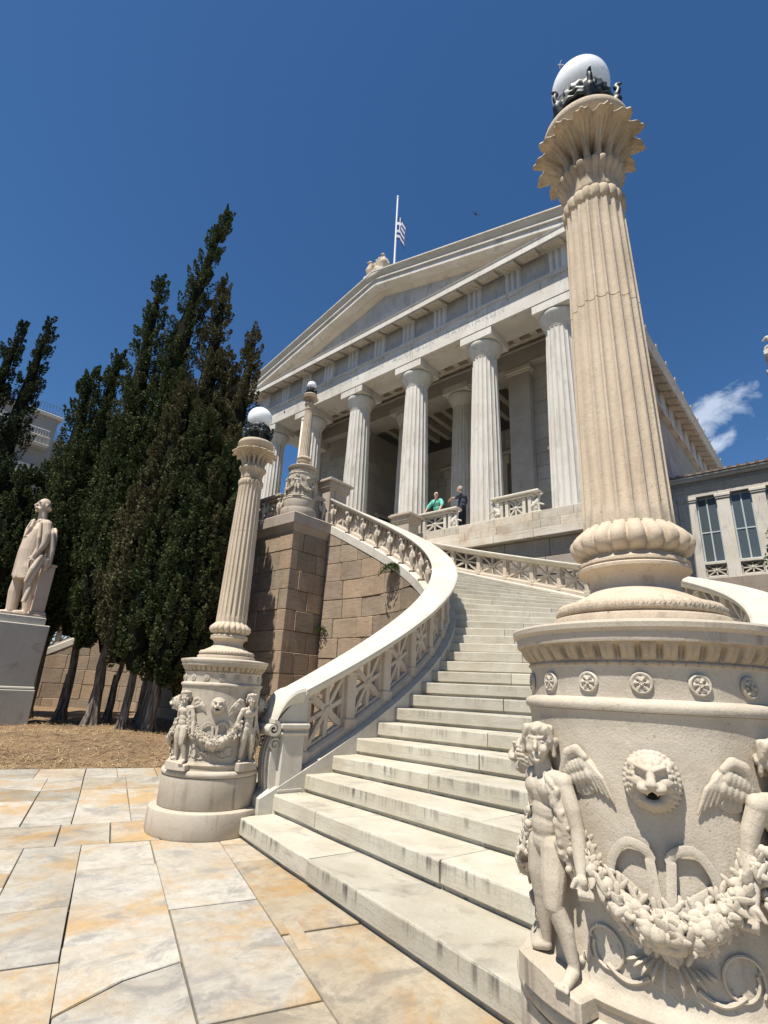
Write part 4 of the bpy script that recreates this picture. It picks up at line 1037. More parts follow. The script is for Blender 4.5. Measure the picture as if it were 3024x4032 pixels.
def garland():
    random.seed(21); mb = MB(); W = R0 * math.pi / 2 / 2 - .125
    def ctr(t):                 # t -1..1 along the swag
        x = t * (W + .03); z = .768 + .165 * (abs(t) ** 2.0); return x, z
    def put(t, off, dz_, r, rot):
        x, z = ctr(t); p = wrap(x, off, z + dz_)
        a = x / R0; Rm = Matrix.Rotation(a, 3, 'Z') @ rot
        ell(mb, p, r, Rm, 10, 7)
    n_ = 23
    for i in range(n_):
        t = -1 + 2 * i / (n_ - 1); x, z = ctr(t); fat = .021 + .013 * (1 - abs(t)) ** .6
        slope = math.atan2(.205 * 2 * abs(t) * (1 if t > 0 else -1), W)
        cnt = 8 if abs(t) < .75 else 6
        for k in range(cnt):
            ph = -1.25 + 2.5 * (k + random.uniform(-.2, .2)) / (cnt - 1)
            off = .012 + (fat + .012) * math.cos(ph) * .9; dz_ = fat * math.sin(ph) * .95
            s_ = random.uniform(.0105, .0185) * (.8 + .35 * (1 - abs(t)))
            kind = random.random()
            if random.random() < .22: continue
            if kind < .35: put(t + random.uniform(-.03, .03), off, dz_, (s_ * 1.35, s_ * .95, s_ * .95), rotm(0, -math.degrees(slope) + random.uniform(-35, 35), 0))
            elif kind < .55: put(t, off, dz_, (s_ * 1.25, s_ * 1.25, s_ * 1.25), rotm(0, 0, 0))
            elif kind < .82:      # laid leaf
                put(t, off + .004, dz_, (s_ * .75, .005, s_ * 1.9), rotm(random.uniform(-25, 25), random.uniform(-80, 80), 0))
            else:               # cluster of small berries
                for j in range(5): put(t + random.uniform(-.05, .05), off + random.uniform(-.004, .008), dz_ + random.uniform(-.014, .014), (.0085, .0085, .0085), rotm())
    for i in range(90):         # pointed leaves sticking out of the swag
        t = random.uniform(-1, 1); x, z = ctr(t); sgn = random.choice((-1, 1)); fat = .026 + .015 * (1 - abs(t)) ** .6
        l = random.uniform(.022, .036); a = random.uniform(-.9, .9)
        put(t, .010 + random.uniform(0, .022), sgn * (fat + .006), (.0075, .005, l * .8), rotm(0, math.degrees(a) + (0 if sgn > 0 else 180), 0))
    for i in range(80):         # leaves lying over the fruit
        t = random.uniform(-1, 1); fat = .021 + .013 * (1 - abs(t)) ** .6; ph = random.uniform(-1.1, 1.1)
        put(t, .016 + (fat + .014) * math.cos(ph), fat * math.sin(ph), (.0085, .0035, random.uniform(.016, .028)), rotm(random.uniform(-30, 30), random.uniform(-90, 90), 0))
    # core so that no gap opens
    pts = []; 
    for i in range(25):
        t = -1 + 2 * i / 24; x, z = ctr(t); pts.append(wrap(x, .018, z))
    tube(mb, pts, [.017 + .011 * (1 - abs(-1 + 2 * i / 24)) ** .6 for i in range(25)], 10)
    # bunch where the hand grips it
    for s in (-1, 1):
        for k in range(26):
            put(s * 1.04 + random.uniform(-.06, .06), .02 + random.uniform(0, .035), random.uniform(-.10, .02), (random.uniform(.006, .014),) * 3, rotm())
    return autosmooth(mb.mesh('garland'), 60)
GARL = garland()
def ribbon(mb, pts, w, t=.007):
    """flat band lying on the drum: pts (s, z, lift)"""
    V = []; F = []; m = len(pts)
    for i, (s, z, l) in enumerate(pts):
        a = Vector(pts[max(i - 1, 0)][:2]); b = Vector(pts[min(i + 1, m - 1)][:2]); d = (b - a).normalized(); n_ = Vector((-d.y, d.x)) * w / 2
        for sg, dd in ((-1, 0), (-1, t), (0, t * 1.5), (1, t), (1, 0)): V.append(wrap(s + n_.x * sg, l + dd, z + n_.y * sg))
    for i in range(m - 1):
        for j in range(4): F.append((i * 5 + j, i * 5 + j + 1, i * 5 + j + 6, i * 5 + j + 5))
    F += [(0, 1, 2, 3, 4), tuple((m - 1) * 5 + k for k in (4, 3, 2, 1, 0))]
    mb.add(V, F)
def bow():
    mb = MB()
    for s in (-1, 1):
        L1 = []
        for i in range(22):
            t = i / 21
            if t < .45: u = t / .45; x = .012 + .012 * u; z = .80 + .115 * u; l = .016 - .006 * u
            else:
                u = (t - .45) / .55; a = math.pi * (1 - u * 1.08); x = .070 + .050 * math.cos(a) ; z = .910 + .034 * math.sin(a) - .075 * max(0, u - .5) * 1.6; l = .008 + .006 * math.sin(u * math.pi)
            L1.append((s * x, z, l))
        ribbon(mb, L1, .022)
        ribbon(mb, [(s * (.118 - .085 * i / 9),   .862 - .05 * (i / 9) ** 1.2, .006 + .008 * i / 9) for i in range(10)], .024)
        ribbon(mb, [(s * (.013 + .0 * i), .812 - .009 * i, .030 + .022 * math.sin(i / 10 * math.pi)) for i in range(0, 11)], .024)
    return autosmooth(mb.mesh('ribbon'), 40)
BOW = bow()
def scrolls():
    mb = MB()
    for s in (-1, 1):
        pts = []
        for i in range(46):     # big open spirals beside the swag
            t = i / 45; a = -.6 + t * 2 * math.pi * 1.15; q = .052 * (1 - .35 * t)
            pts.append(wrap(s * (.150 + q * math.cos(a)), .006, .685 + q * 1.05 * math.sin(a)))
        tube(mb, pts, .0038, 6)
        tube(mb, [wrap(s * (.05 + .10 * i / 14), .006, .655 - .022 * math.sin(i / 14 * math.pi)) for i in range(15)], [.006] * 15, 6)
        tube(mb, [wrap(s * (.19 + .03 * i / 9), .005, .70 - .07 * i / 9 + .02 * math.sin(i)) for i in range(10)], [.005 - .0002 * i for i in range(10)], 6)
        for k in range(5):      # acanthus blades hanging below
            a = -math.pi / 2 + s * (.12 + .26 * k); l = .062 - .006 * k
            p0 = (s * .012 * (k + 1), .70); p1 = (p0[0] + math.cos(a) * l, p0[1] + math.sin(a) * l)
            mid = ((p0[0] + p1[0]) / 2 + s * .008, (p0[1] + p1[1]) / 2)
            pts_ = []
            for i in range(10):
                t = i / 9; x = (1 - t) ** 2 * p0[0] + 2 * t * (1 - t) * mid[0] + t * t * p1[0]; z = (1 - t) ** 2 * p0[1] + 2 * t * (1 - t) * mid[1] + t * t * p1[1]; pts_.append(wrap(x, .012 + .008 * math.sin(t * 2.5), z))
            tube(mb, pts_, [.003 + .006 * math.sin(min(1, i / 9 * 1.1) * math.pi) for i in range(10)], 6, .5)
        ell(mb, wrap(s * .225, .006, .635), (.010, .008, .010), None, 8, 6)
    return autosmooth(mb.mesh('scroll_ornament'), 50)
SCR = scrolls()
def figblock():
    mb = MB(); cbox(mb, -.085, .125, -.01, .088, .532, .606, .006, fn=lambda x, y, z: wrap(x, y + .005, z - (.022 * max(0, (x - .02) / .105) if z > .57 else 0)), nx=6); return mb.mesh('figure_plinth')
FB = figblock()
def rosette():
    mb = MB(); k = 32; V = [(0, -.380, 0)]
    for rad, d in ((.006, .387), (.011, .3825), (.018, .386), (.022, .381), (.025, .386), (.029, .385), (.031, .378)):
        for i in range(k):
            a = 2 * math.pi * i / k; pet = (.0035 * math.cos(a * 6) if rad in (.011, .018) else 0)
            V.append((rad * math.cos(a), -(d + pet) , rad * math.sin(a) * 1.0))
    V[0] = (0, -.389, 0)
    F = [(0, 1 + i, 1 + (i + 1) % k) for i in range(k)]
    for j in range(6):
        for i in range(k): F.append((1 + j * k + i, 1 + j * k + (i + 1) % k, 1 + (j + 1) * k + (i + 1) % k, 1 + (j + 1) * k + i))
    mb.add([(x, y, z + 1.342) for x, y, z in V], F); return mb.mesh('rosette', True)
ROS = rosette()
def build_lamp(label):
    l = empty('stone_lamp', label, 'lamp', group='stone column lamps of the staircase')
    for nm, me, mk in LP: link(nm, me, M[mk], l)
    for i in range(6): link('bronze_bird', BIRD, M['bronze'], l, rz=i * math.pi / 3 + .3)
    for i in range(16): link('rosette', ROS, M['lamp'], l, rz=i * math.pi / 8)
    for q in range(4):
        a = q * math.pi / 2
        o = link('lion_mask', LION, M['lamp'], l, rz=a); link('mouth', MOUTH, M['dark'], o)
        o = link('garland', GARL, M['lamp'], l, rz=a); link('ribbon', BOW, M['lamp'], o); link('scroll_ornament', SCR, M['lamp'], o)
        o = link('figure', YOUTH[-1 if q % 2 == 0 else 1], M['lamp'], l, rz=a + math.pi / 4)
        link('wing', WING[1], M['lamp'], o); link('wing', WING[-1], M['lamp'], o); link('leaf_sash', DRAPE, M['lamp'], o); link('figure_plinth', FB, M['base'], o)
    return l
lampR = build_lamp('huge stone column lamp with white globe, its carved drum overlapping the outer balustrade')
lampR.location = (-.558, 2.03, 0); lampR.rotation_euler = (0, 0, R_(-76 + 90))
lampL = copy_tree(lampR); lampL['label'] = 'stone column lamp with white globe between the garden and the lowest steps'
lampL.location = (-4.94, 3.22, 0); lampL.rotation_euler = (0, 0, R_(-35 + 90))
lampU = copy_tree(lampR); lampU['label'] = 'stone column lamp with white globe on the landing corner before the portico'
lampU.location = (-11.47, 9.19, LZ + .02); lampU.rotation_euler = (0, 0, R_(-55 + 135 + 0)); lampU.scale = (1, 1, 1.02)
# ================================================================== the library
random.seed(9)
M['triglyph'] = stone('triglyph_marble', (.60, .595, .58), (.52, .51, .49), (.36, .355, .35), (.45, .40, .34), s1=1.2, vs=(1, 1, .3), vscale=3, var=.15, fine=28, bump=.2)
lib = empty('library_building', 'grey white marble temple fronted library with six fluted columns and a pediment', 'building', (XC, 15.5, 0))
Y0 = 15.13; FZ = 6.88; S = 1.709; AH = 8.95
def part(name, mb, m, sm=None, parent=None):
    me = mb.mesh(name) if isinstance(mb, MB) else mb
    fixn(me)
    if sm: autosmooth(me, sm)
    return rel(link(name, me, m), lib)
def sub(name, me, m, par, mat=None):
    o = link(name, me, m, par)
    if mat is not None: o.matrix_local = mat
    return o
# podium and stylobate
XW = AH - .25
mb = MB(); cbox(mb, XC - AH + .1, XC + AH - .1, 14.95, 46, -.05, 6.0, .02); part('podium_core', mb, M['joint'])
stone_wall(lambda x, y, z: (XC - AH + x, 14.90 - y, z), lib, 0, 2 * AH, 3.2, 6.02, .56, .9, 1.6, m=M['podium'], name='podium_stone')
stone_wall(lambda x, y, z: (XC + AH - .1 + y, 14.95 + x, z), lib, 0, 12, 4.9, 6.02, .56, .9, 1.6, m=M['podium'], name='podium_stone')
zs = [6.03, 6.30, 6.58, FZ]
for k in range(3):
    x = XC - AH - .45 + .0; yy = 14.62 + k * .03
    while x < XC + AH + .44:
        e = min(x + random.uniform(1.2, 2.2), XC + AH + .45)
        if XC + AH + .45 - e < .6: e = XC + AH + .45
        mb = MB(); cbox(mb, x + .003, e - .003, yy, 15.25, zs[k] + .005, zs[k + 1] - .005, .012); part('stylobate_block', mb, M['stylo']); x = e
mb = MB(); cbox(mb, XC - AH - .4, XC + AH + .4, 15.24, 22.5, 6.0, FZ - .005, .01); part('portico_floor', mb, M['temple'])
mb = MB(); cbox(mb, XC + AH - .3, XC + AH + .45, 22.4, 46, 6.0, FZ - .01, .01); part('side_step', mb, M['temple'])
# central steps from the landing
mb = MB()
for k in range(6): cbox(mb, XC - 2.4, XC + 2.4, 13.0 + k * .28, 14.62, LZ + .16 * k, LZ + .16 * (k + 1), .008)
part('portico_steps', mb, M['step'])
# columns
nf = 20
def colmesh(r0, r1, h):
    rows_ = [0, .02, .14, .3, .301, .45, .6, .601, .75, .88, .975, 1.0]
    def mod(a, i, r, t):
        rr = r0 + (r1 - r0) * t + .018 * math.sin(t * math.pi)
        k = (a * nf / (2 * math.pi)) % 1.0 - .5
        jt = .004 if rows_[i] in (.3, .301, .6, .601) and False else 0
        return rr - .046 * (rr / r0) * (1 - (k * 2) ** 2) ** .75 - jt, t * h
    me = lathe([(0, t) for t in rows_], nf * 10, mod).mesh('column'); autosmooth(me, 25); return me
colh = 13.98 - FZ
CM = colmesh(.62, .485, colh)
CAP = autosmooth(lathe([(.475, 0), (.485, .06), (.495, .075), (.487, .09), (.50, .105), (.492, .12), (.507, .135), (.545, .22), (.60, .33), (.66, .45), (.695, .53), (.70, .58), (.685, .62), (.66, .64)], 64).mesh('capital'), 40)
ABA = box_mesh('abacus', -.71, .71, -.71, .71, 0, .36, .012)
def column(x, y, z0, mesh=CM, h=colh):
    o = link('column', mesh, M['temple'], lib); o.location = Vector((x, y, z0)) - lib.location; o.rotation_euler = (0, 0, random.uniform(0, 6))
    c = sub('capital', CAP, M['temple'], o, Matrix.Translation((0, 0, h - .005))); a = sub('abacus', ABA, M['temple'], o, Matrix.Translation((0, 0, h + .655)) @ Matrix.Rotation(-o.rotation_euler[2], 4, 'Z'))
    return o
colx = [XC - 8.22, XC - 3 * S, XC - S, XC + S, XC + 3 * S, XC + 8.22]
for x in colx: column(x, 15.86, FZ)
CM2 = colmesh(.58, .46, 14.8 - FZ)
for x in (XC - S, XC + S): column(x, 19.55, FZ, CM2, 14.8 - FZ)
# entablature
AZ0, AZ1 = 14.995, 15.95
for a, b in zip([XC - AH] + colx[1:5], colx[1:5] + [XC + AH]):
    mb = MB(); cbox(mb, a + .002, b - .002, Y0, Y0 + 1.32, AZ0, AZ1, .008); part('architrave', mb, M['temple'])
for s in (-1, 1):
    mb = MB(); x = XC + s * AH; cbox(mb, min(x, x - s * 1.2), max(x, x - s * 1.2), Y0 + 1.325, 19.6, AZ0, AZ1, .008); part('architrave', mb, M['temple'])
mb = MB(); cornice(mb, [(XC - AH, 46), (XC - AH, Y0), (XC + AH, Y0), (XC + AH, 46)], [(-.3, 15.952), (.055, 15.952), (.055, 16.07), (-.3, 16.07)]); part('taenia', mb, M['temple'])
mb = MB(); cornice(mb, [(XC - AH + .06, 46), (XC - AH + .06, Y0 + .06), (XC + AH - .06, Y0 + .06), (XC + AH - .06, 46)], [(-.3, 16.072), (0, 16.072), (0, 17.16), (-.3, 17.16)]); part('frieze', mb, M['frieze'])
def trig():
    mb = MB(); w = .335; yb = 0; t = .12
    poly = [(-w, yb), (-w, -t * .35), (-w + .055, -t)]
    for c in (-.112, .112): poly += [(c - .062, -t), (c - .004, -t + .085), (c + .004, -t + .085), (c + .062, -t)]
    poly += [(w - .055, -t), (w, -t * .35), (w, yb)]
    prism(mb, poly, 16.075, 17.0, 'z'); cbox(mb, -w - .01, w + .01, -t - .02, 0, 17.0, 17.158, .006)
    return fixn(mb.mesh('triglyph'))
TRI = trig()
def regula():
    mb = MB(); cbox(mb, -.335, .335, -.048, 0, 15.885, 15.95, .004)
    for k in range(6): mb.add(*(lambda c: ([(c + .034 * math.cos(i * math.pi / 3) * q, -.022 + .024 * math.sin(i * math.pi / 3) * q, z) for q, z in ((.8, 15.886), (1.1, 15.825)) for i in range(6)], [(i, (i + 1) % 6, 6 + (i + 1) % 6, 6 + i) for i in range(6)] + [(6, 7, 8, 9, 10, 11)]))(-.28 + k * .112))
    return fixn(mb.mesh('regula'))
REG = regula()
def mutule():
    mb = MB(); d = .58; w = .335
    def zf(y): return 17.13 + y * .30      # soffit falls towards the front (y negative)
    V = []
    for dz in (0, -.075):
        for x, y in ((-w, -.06), (w, -.06), (w, -d), (-w, -d)): V.append((x, y, zf(y) + dz + (.02 if dz == 0 else 0)))
    mb.add(V, [(0, 1, 2, 3), (7, 6, 5, 4), (0, 4, 5, 1), (1, 5, 6, 2), (2, 6, 7, 3), (3, 7, 4, 0)])
    for r in range(3):
        for k in range(6):
            cx_, cy_ = -.27 + k * .108, -.15 - r * .165; z = zf(cy_) - .074
            mb.add([(cx_ + .031 * math.cos(i * math.pi / 3), cy_ + .031 * math.sin(i * math.pi / 3), z - dz) for dz in (0, .034) for i in range(6)], [(i, (i + 1) % 6, 6 + (i + 1) % 6, 6 + i) for i in range(6)] + [(6, 7, 8, 9, 10, 11)])
    return fixn(mb.mesh('mutule'))
MUT = mutule()
def place(name, me, m, x, y, rz=0):
    o = link(name, me, m, lib); o.location = Vector((x, y, 0)) - Vector((lib.location.x, lib.location.y, 0)); o.rotation_euler = (0, 0, rz); return o
for k in range(11):
    x = XC + (k - 5) * S
    if k == 0: x = XC - AH + .34
    if k == 10: x = XC + AH - .34
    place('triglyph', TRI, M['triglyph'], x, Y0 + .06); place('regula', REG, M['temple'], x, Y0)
for k in range(21): place('mutule', MUT, M['soffit'], XC + (k - 10) * S / 2 * (1 if abs(k - 10) < 10 else (AH - .34) / (5 * S)), Y0)
for k in range(16):
    y = Y0 + .34 + k * 1.763
    place('triglyph', TRI, M['triglyph'], XC + AH - .06, y, math.pi / 2)
    place('regula', REG, M['temple'], XC + AH, y, math.pi / 2)
    for q in (0, .5): place('mutule', MUT, M['soffit'], XC + AH, y + q * 1.763, math.pi / 2)
# horizontal cornice: sloping soffit and crisp fascia
OV = .65
gp = [(-.3, 17.17), (.0, 17.17), (OV - .05, 16.985), (OV - .05, 16.955), (OV, 16.955), (OV, 17.22), (OV + .03, 17.235), (OV + .045, 17.275), (OV, 17.30), (-.3, 17.34)]
mb = MB(); cornice(mb, [(XC - AH, 46), (XC - AH, Y0), (XC + AH, Y0), (XC + AH, 46)], gp); part('geison', mb, M['temple'])
# gutter and antefixes on the long side
for s in (-1, 1):
    mb = MB(); x = XC + s * (AH + OV)
    prism(mb, [(x, 17.31), (x + s * .06, 17.36), (x + s * .09, 17.62), (x + s * .05, 17.66), (x - s * .5, 17.68), (x - s * .5, 17.31)], 14.6, 46, 'y'); part('gutter', mb, M['soffit'])
AF = blob('antefix', [('e', (0, 0, .10), (.06, .10, .12)), ('c', (.02, 0, .10), (.05, 0, .26), .03, .02)] + [('c', (.03, 0, .12), (.05, .13 * math.sin(a), .12 + .16 * math.cos(a)), .025, .03) for a in (-1.4, -.8, -.3, .3, .8, 1.4)], .018, 1)
for k in range(-3, 13): place('antefix', AF, M['soffit'], XC + AH + OV + .02, 22.66 + 1.763 * k).location.z = 17.64
# pediment
SL = .2635
def rake(name, y0, y1, lo, hi, hw, m, front=None):
    """a band following both slopes; lo/hi are heights at the apex"""
    mb = MB()
    for s in (-1, 1):
        V = [];
        for x in (0, s * hw):
            for (y, z) in ((y0, lo), (y1, lo), (y1, hi), (y0 if front is None else front, hi)): V.append((XC + x, y, z - SL * abs(x)))
        mb.add(V, [(0, 1, 2, 3), (7, 6, 5, 4), (0, 4, 5, 1), (1, 5, 6, 2), (2, 6, 7, 3), (3, 7, 4, 0)])
    return part(name, mb, m)
rake('raking_geison', Y0 - .62, Y0 + .35, 19.72, 20.0, AH + .55, M['temple'])
rake('raking_bed_moulding', Y0 + .0, Y0 + .34, 19.56, 19.718, AH + .2, M['soffit'], front=Y0 - .16)
rake('raking_fillet', Y0 - .70, Y0 + .35, 20.003, 20.075, AH + .62, M['temple'])
rake('raking_sima', Y0 - .66, Y0 + .4, 20.078, 20.37, AH + .68, M['soffit'], front=Y0 - .80)
rake('raking_lip', Y0 - .84, Y0 + .4, 20.373, 20.43, AH + .7, M['temple'])
mb = MB(); prism(mb, [(XC - AH, 17.3), (XC + AH, 17.3), (XC, 19.62)], Y0 + .16, Y0 + .5, 'y'); part('tympanum_core', mb, M['joint'])
x = XC - AH + .4; cuts = [x]
while x < XC + AH - .4: x += random.uniform(.95, 1.35); cuts.append(min(x, XC + AH - .4))
for a, b in zip(cuts[:-1], cuts[1:]):
    ta = 19.60 - SL * abs(a - XC); tb = 19.60 - SL * abs(b - XC); V = []
    pts = [(a + .004, 17.34), (b - .004, 17.34), (b - .004, tb)] + ([(XC, 19.60)] if a < XC < b else []) + [(a + .004, ta)]
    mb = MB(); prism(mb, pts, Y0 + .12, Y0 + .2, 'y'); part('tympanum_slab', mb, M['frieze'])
mb = MB()
for s in (-1, 1):
    V = [];
    for y in (Y0 + .36, 46):
        for x, z in ((0, 20.05), (s * (AH + .6), 20.05 - SL * (AH + .6)), (s * (AH + .6), 20.2 - SL * (AH + .6)), (0, 20.2)): V.append((XC + x, y, z))
    mb.add(V, [(0, 1, 2, 3), (7, 6, 5, 4), (0, 4, 5, 1), (1, 5, 6, 2), (2, 6, 7, 3), (3, 7, 4, 0)])
part('roof', mb, M['tile'])
# acroterion: paired birds before a palmette
P = [('b', (-.45, .45, -.25, .25, 0, .25), .02)]
for s in (-1, 1):
    P += [('p', [(s * .42, -.1, .2), (s * .46, -.12, .55), (s * .40, -.1, .85)], [.14, .2, .13]), ('e', (s * .41, -.14, 1.0), (.11, .12, .11)), ('c', (s * .44, -.22, .98), (s * .48, -.32, .93), .05, .02),
          ('p', [(s * .5, 0, .75), (s * .58, .05, .5), (s * .55, .05, .2)], [.1, .12, .06])]
for a in (-1.0, -.66, -.33, 0, .33, .66, 1.0): P.append(('p', [(0, .1, .35), (.30 * math.sin(a), .1, .35 + .45 * math.cos(a)), (.42 * math.sin(a * 1.15), .02, .35 + .85 * math.cos(a * 1.0))], [.08, .085, .06]))
P += [('e', (0, -.1, .4), (.2, .15, .2)), ('e', (-.15, -.15, .32), (.1, .1, .12)), ('e', (.15, -.15, .32), (.1, .1, .12))]
o = link('acroterion', blob('acroterion', P, .03, 1), M['shaft'], lib); o.location = Vector((XC, Y0 - .45, 20.33)) - lib.location
mb = MB(); cbox(mb, XC - .62, XC + .62, Y0 - .82, Y0 + .1, 20.2, 20.43, .02); part('acroterion_base', mb, M['temple'])
P = [('b', (-.3, .3, -.25, .25, 0, .12), .02), ('p', [(0, 0, .1), (0, -.1, .35), (0, -.05, .6)], [.14, .16, .1]), ('e', (0, -.12, .7), (.09, .11, .09)), ('p', [(0, .1, .25), (0, .25, .5), (0, .15, .75)], [.08, .12, .05]), ('p', [(0, .2, .1), (0, .35, .25)], [.1, .05])]
o = link('corner_acroterion', blob('corner_acroterion', P, .03, 1), M['soffit'], lib); o.location = Vector((XC + AH + .45, Y0 - .2, 17.9)) - lib.location
# portico interior: cella front, antae, beams, coffered ceiling
def ashlar(U0, U1, fn, z0, z1, h, m, nm='wall_block', lm=(1.1, 1.9)):
    stone_wall(fn, lib, U0, U1, z0, z1, h, lm[0], lm[1], m=m, name=nm)
YA = 18.95
for s in (-1, 1):
    xa = XC + s * 5.55
    xl, xr = sorted((xa, xa - s * 1.0))
    mb = MB(); cbox(mb, xl, xr, YA, YA + .6, FZ, 15.15, .01); part('anta', mb, M['cella'])
    mb = MB(); cbox(mb, xl - .06, xr + .06, YA - .06, YA + .6, 15.15, 15.24, .01); cbox(mb, xl - .12, xr + .12, YA - .12, YA + .6, 15.24, 15.48, .03); part('anta_capital', mb, M['soffit'])
    # side bay wall and flank wall
    x1 = XC + s * (AH - .15); u0, u1 = sorted((xa, x1))
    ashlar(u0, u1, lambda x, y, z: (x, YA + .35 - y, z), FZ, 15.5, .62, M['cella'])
    mb = MB(); cbox(mb, u0, u1, YA + .5, YA + .9, FZ, 15.5, .01); part('wall_core', mb, M['joint'])
ashlar(YA + .1, 46, lambda x, y, z: (XC + AH - .22 + y, x, z), FZ, 15.94, 1.0, M['cella'], lm=(1.6, 3.2))
mb = MB(); cbox(mb, XC + AH - .75, XC + AH - .4, YA + .3, 46, FZ, 15.94, .01); part('wall_core', mb, M['joint'])
mb = MB(); cbox(mb, XC - AH + .4, XC - AH + .75, YA + .3, 46, FZ, 15.94, .01); part('wall_core', mb, M['cella'])
# cella side walls seen inside the porch
for s in (-1, 1):
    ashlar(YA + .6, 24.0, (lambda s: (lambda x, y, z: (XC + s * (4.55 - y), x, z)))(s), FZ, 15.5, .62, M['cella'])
    mb = MB(); cbox(mb, XC + s * 5.0 - .25, XC + s * 5.0 + .25, YA + .55, 24, FZ, 15.5, .01); part('wall_core', mb, M['joint'])
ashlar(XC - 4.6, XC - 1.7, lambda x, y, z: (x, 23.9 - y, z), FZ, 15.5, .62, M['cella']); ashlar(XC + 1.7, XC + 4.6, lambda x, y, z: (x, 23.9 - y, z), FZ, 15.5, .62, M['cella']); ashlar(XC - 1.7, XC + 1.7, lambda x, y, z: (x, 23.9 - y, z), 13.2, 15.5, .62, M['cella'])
mb = MB()
for a in (-1.95, 1.55): cbox(mb, XC + a, XC + a + .4, 23.6, 23.95, FZ, 13.3, .02)
cbox(mb, XC - 2.1, XC + 2.1, 23.55, 23.95, 13.3, 13.8, .03); cbox(mb, XC - 2.3, XC + 2.3, 23.45, 23.95, 13.8, 14.0, .03)
d = part('doorcase', mb, M['soffit'])
mb = MB(); cbox(mb, XC - 1.55, XC + 1.55, 23.85, 24.1, FZ, 13.3, .01); part('door', mb, M['dark'])
# small window with frame in the side wall of the porch
mb = MB(); wx = XC - 4.53
cbox(mb, wx, wx + .06, 20.5, 20.65, 9.0, 10.6, .01); cbox(mb, wx, wx + .06, 21.6, 21.75, 9.0, 10.6, .01); cbox(mb, wx, wx + .09, 20.4, 21.85, 10.6, 10.78, .01); cbox(mb, wx, wx + .1, 20.4, 21.85, 8.85, 9.0, .01); part('window_frame', mb, M['soffit'])
mb = MB(); cbox(mb, wx, wx + .03, 20.65, 21.6, 9.0, 10.6, .005); part('window_pane', mb, M['glass'])
mb = MB(); cbox(mb, XC - AH + .3, XC + AH - .3, YA - .1, YA + 1.2, 15.5, 16.45, .02); cbox(mb, XC - AH + .3, XC + AH - .3, YA - .18, YA + 1.25, 16.3, 16.42, .02); part('porch_beam', mb, M['cella'])
mb = MB(); cbox(mb, XC - AH + .3, XC + AH - .3, Y0 + .6, 24.2, 16.95, 17.1, .02); part('ceiling_slab', mb, M['soffit'])
mb = MB()
yb = [Y0 + 1.2, 16.95, 18.1, 18.86]
for y in (16.42, 17.55, 18.62): cbox(mb, XC - AH + .3, XC + AH - .3, y, y + .34, 16.55, 16.95, .02)
for k in range(22): cbox(mb, XC - 8.5 + k * .81 - .16, XC - 8.5 + k * .81 + .16, Y0 + 1.2, 18.9, 16.58, 16.95, .02)
part('ceiling_coffers', mb, M['soffit'])
mb = MB()
for k in range(12): cbox(mb, XC - 4.4 + k * .8 - .15, XC - 4.4 + k * .8 + .15, YA + 1.2, 23.9, 16.0, 16.95, .02)
part('porch_ceiling_beams', mb, M['soffit'])
# balustrades between the columns, griffins at their ends
gp_ = [('e', (0, 0, .14), (.12, .07, .13)), ('p', [(-.04, 0, .2), (.07, 0, .32), (.12, 0, .42)], [.10, .085, .06]), ('p', [(.12, 0, .42), (.15, 0, .5), (.18, 0, .56)], [.055, .045, .045]), ('c', (.2, 0, .57), (.27, 0, .555), .032, .012),
       ('c', (.16, .03, .6), (.13, .04, .65), .018, .008), ('c', (.16, -.03, .6), (.13, -.04, .65), .018, .008), ('p', [(.1, .03, .3), (.2, .03, .25), (.28, .03, .22)], [.045, .035, .03]), ('p', [(.09, -.03, .28), (.15, -.03, .15), (.15, -.03, .02)], [.045, .032, .035]),
       ('p', [(-.06, .05, .12), (.04, .06, .1), (0, .06, .02)], [.08, .06, .03]), ('c', (0, .06, .02), (.1, .06, .015), .03, .025), ('b', (-.16, .24, -.09, .09, -.03, .015), .005), ('p', [(-.1, 0, .06), (-.17, 0, .1), (-.19, 0, .2)], [.03, .022, .015])]
for k in range(6): gp_.append(('p', [(.04 - k * .01, .0, .33 - k * .02), (-.07 - k * .012, 0, .38 + .01 * k), (-.13 + .025 * k, 0, .62 - .055 * k)], [.035, .035, .016]))
PG = blob('griffin', gp_, .012, 1)
gi = 0
for i in (0, 1, 3, 4):
    a, b = colx[i] + .62, colx[i + 1] - .62
    w = (b - a); x0, x1 = a + .42, b - .42; y = 15.05
    mb = MB(); cbox(mb, a + .02, b - .02, y - .12, y + .12, FZ, FZ + .07, .01); part('balustrade_plinth', mb, M['temple'])
    mb = MB(); cbox(mb, a + .05, b - .05, y - .2, y + .2, FZ + .74, FZ + .83, .025); cbox(mb, x0 - .15, x1 + .15, y - .12, y + .12, FZ + .66, FZ + .74, .02); cp_ = part('balustrade_coping', mb, M['rail'])
    for x in (x0, x0 + .2, x1 - .2, x1):
        mb = MB(); cbox(mb, x - .06, x + .06, y - .09, y + .09, FZ + .07, FZ + .66, .01); cbox(mb, x - .075, x + .075, y - .105, y + .105, FZ + .58, FZ + .62, .008); part('balustrade_post', mb, M['rail'])
    pm = flat_panel(x1 - x0 - .5, .55); o = link('balustrade_panel', pm, M['rail'], lib); o.location = Vector(((x0 + x1) / 2, y, FZ + .09)) - lib.location
    for x, r in ((x1 + .16, 0), (x0 - .16, math.pi)):
        o = link('balustrade_griffin', PG, M['rail'], lib); o.location = Vector((x, y - .03, FZ + .10)) - lib.location; o.rotation_euler = (0, 0, r)
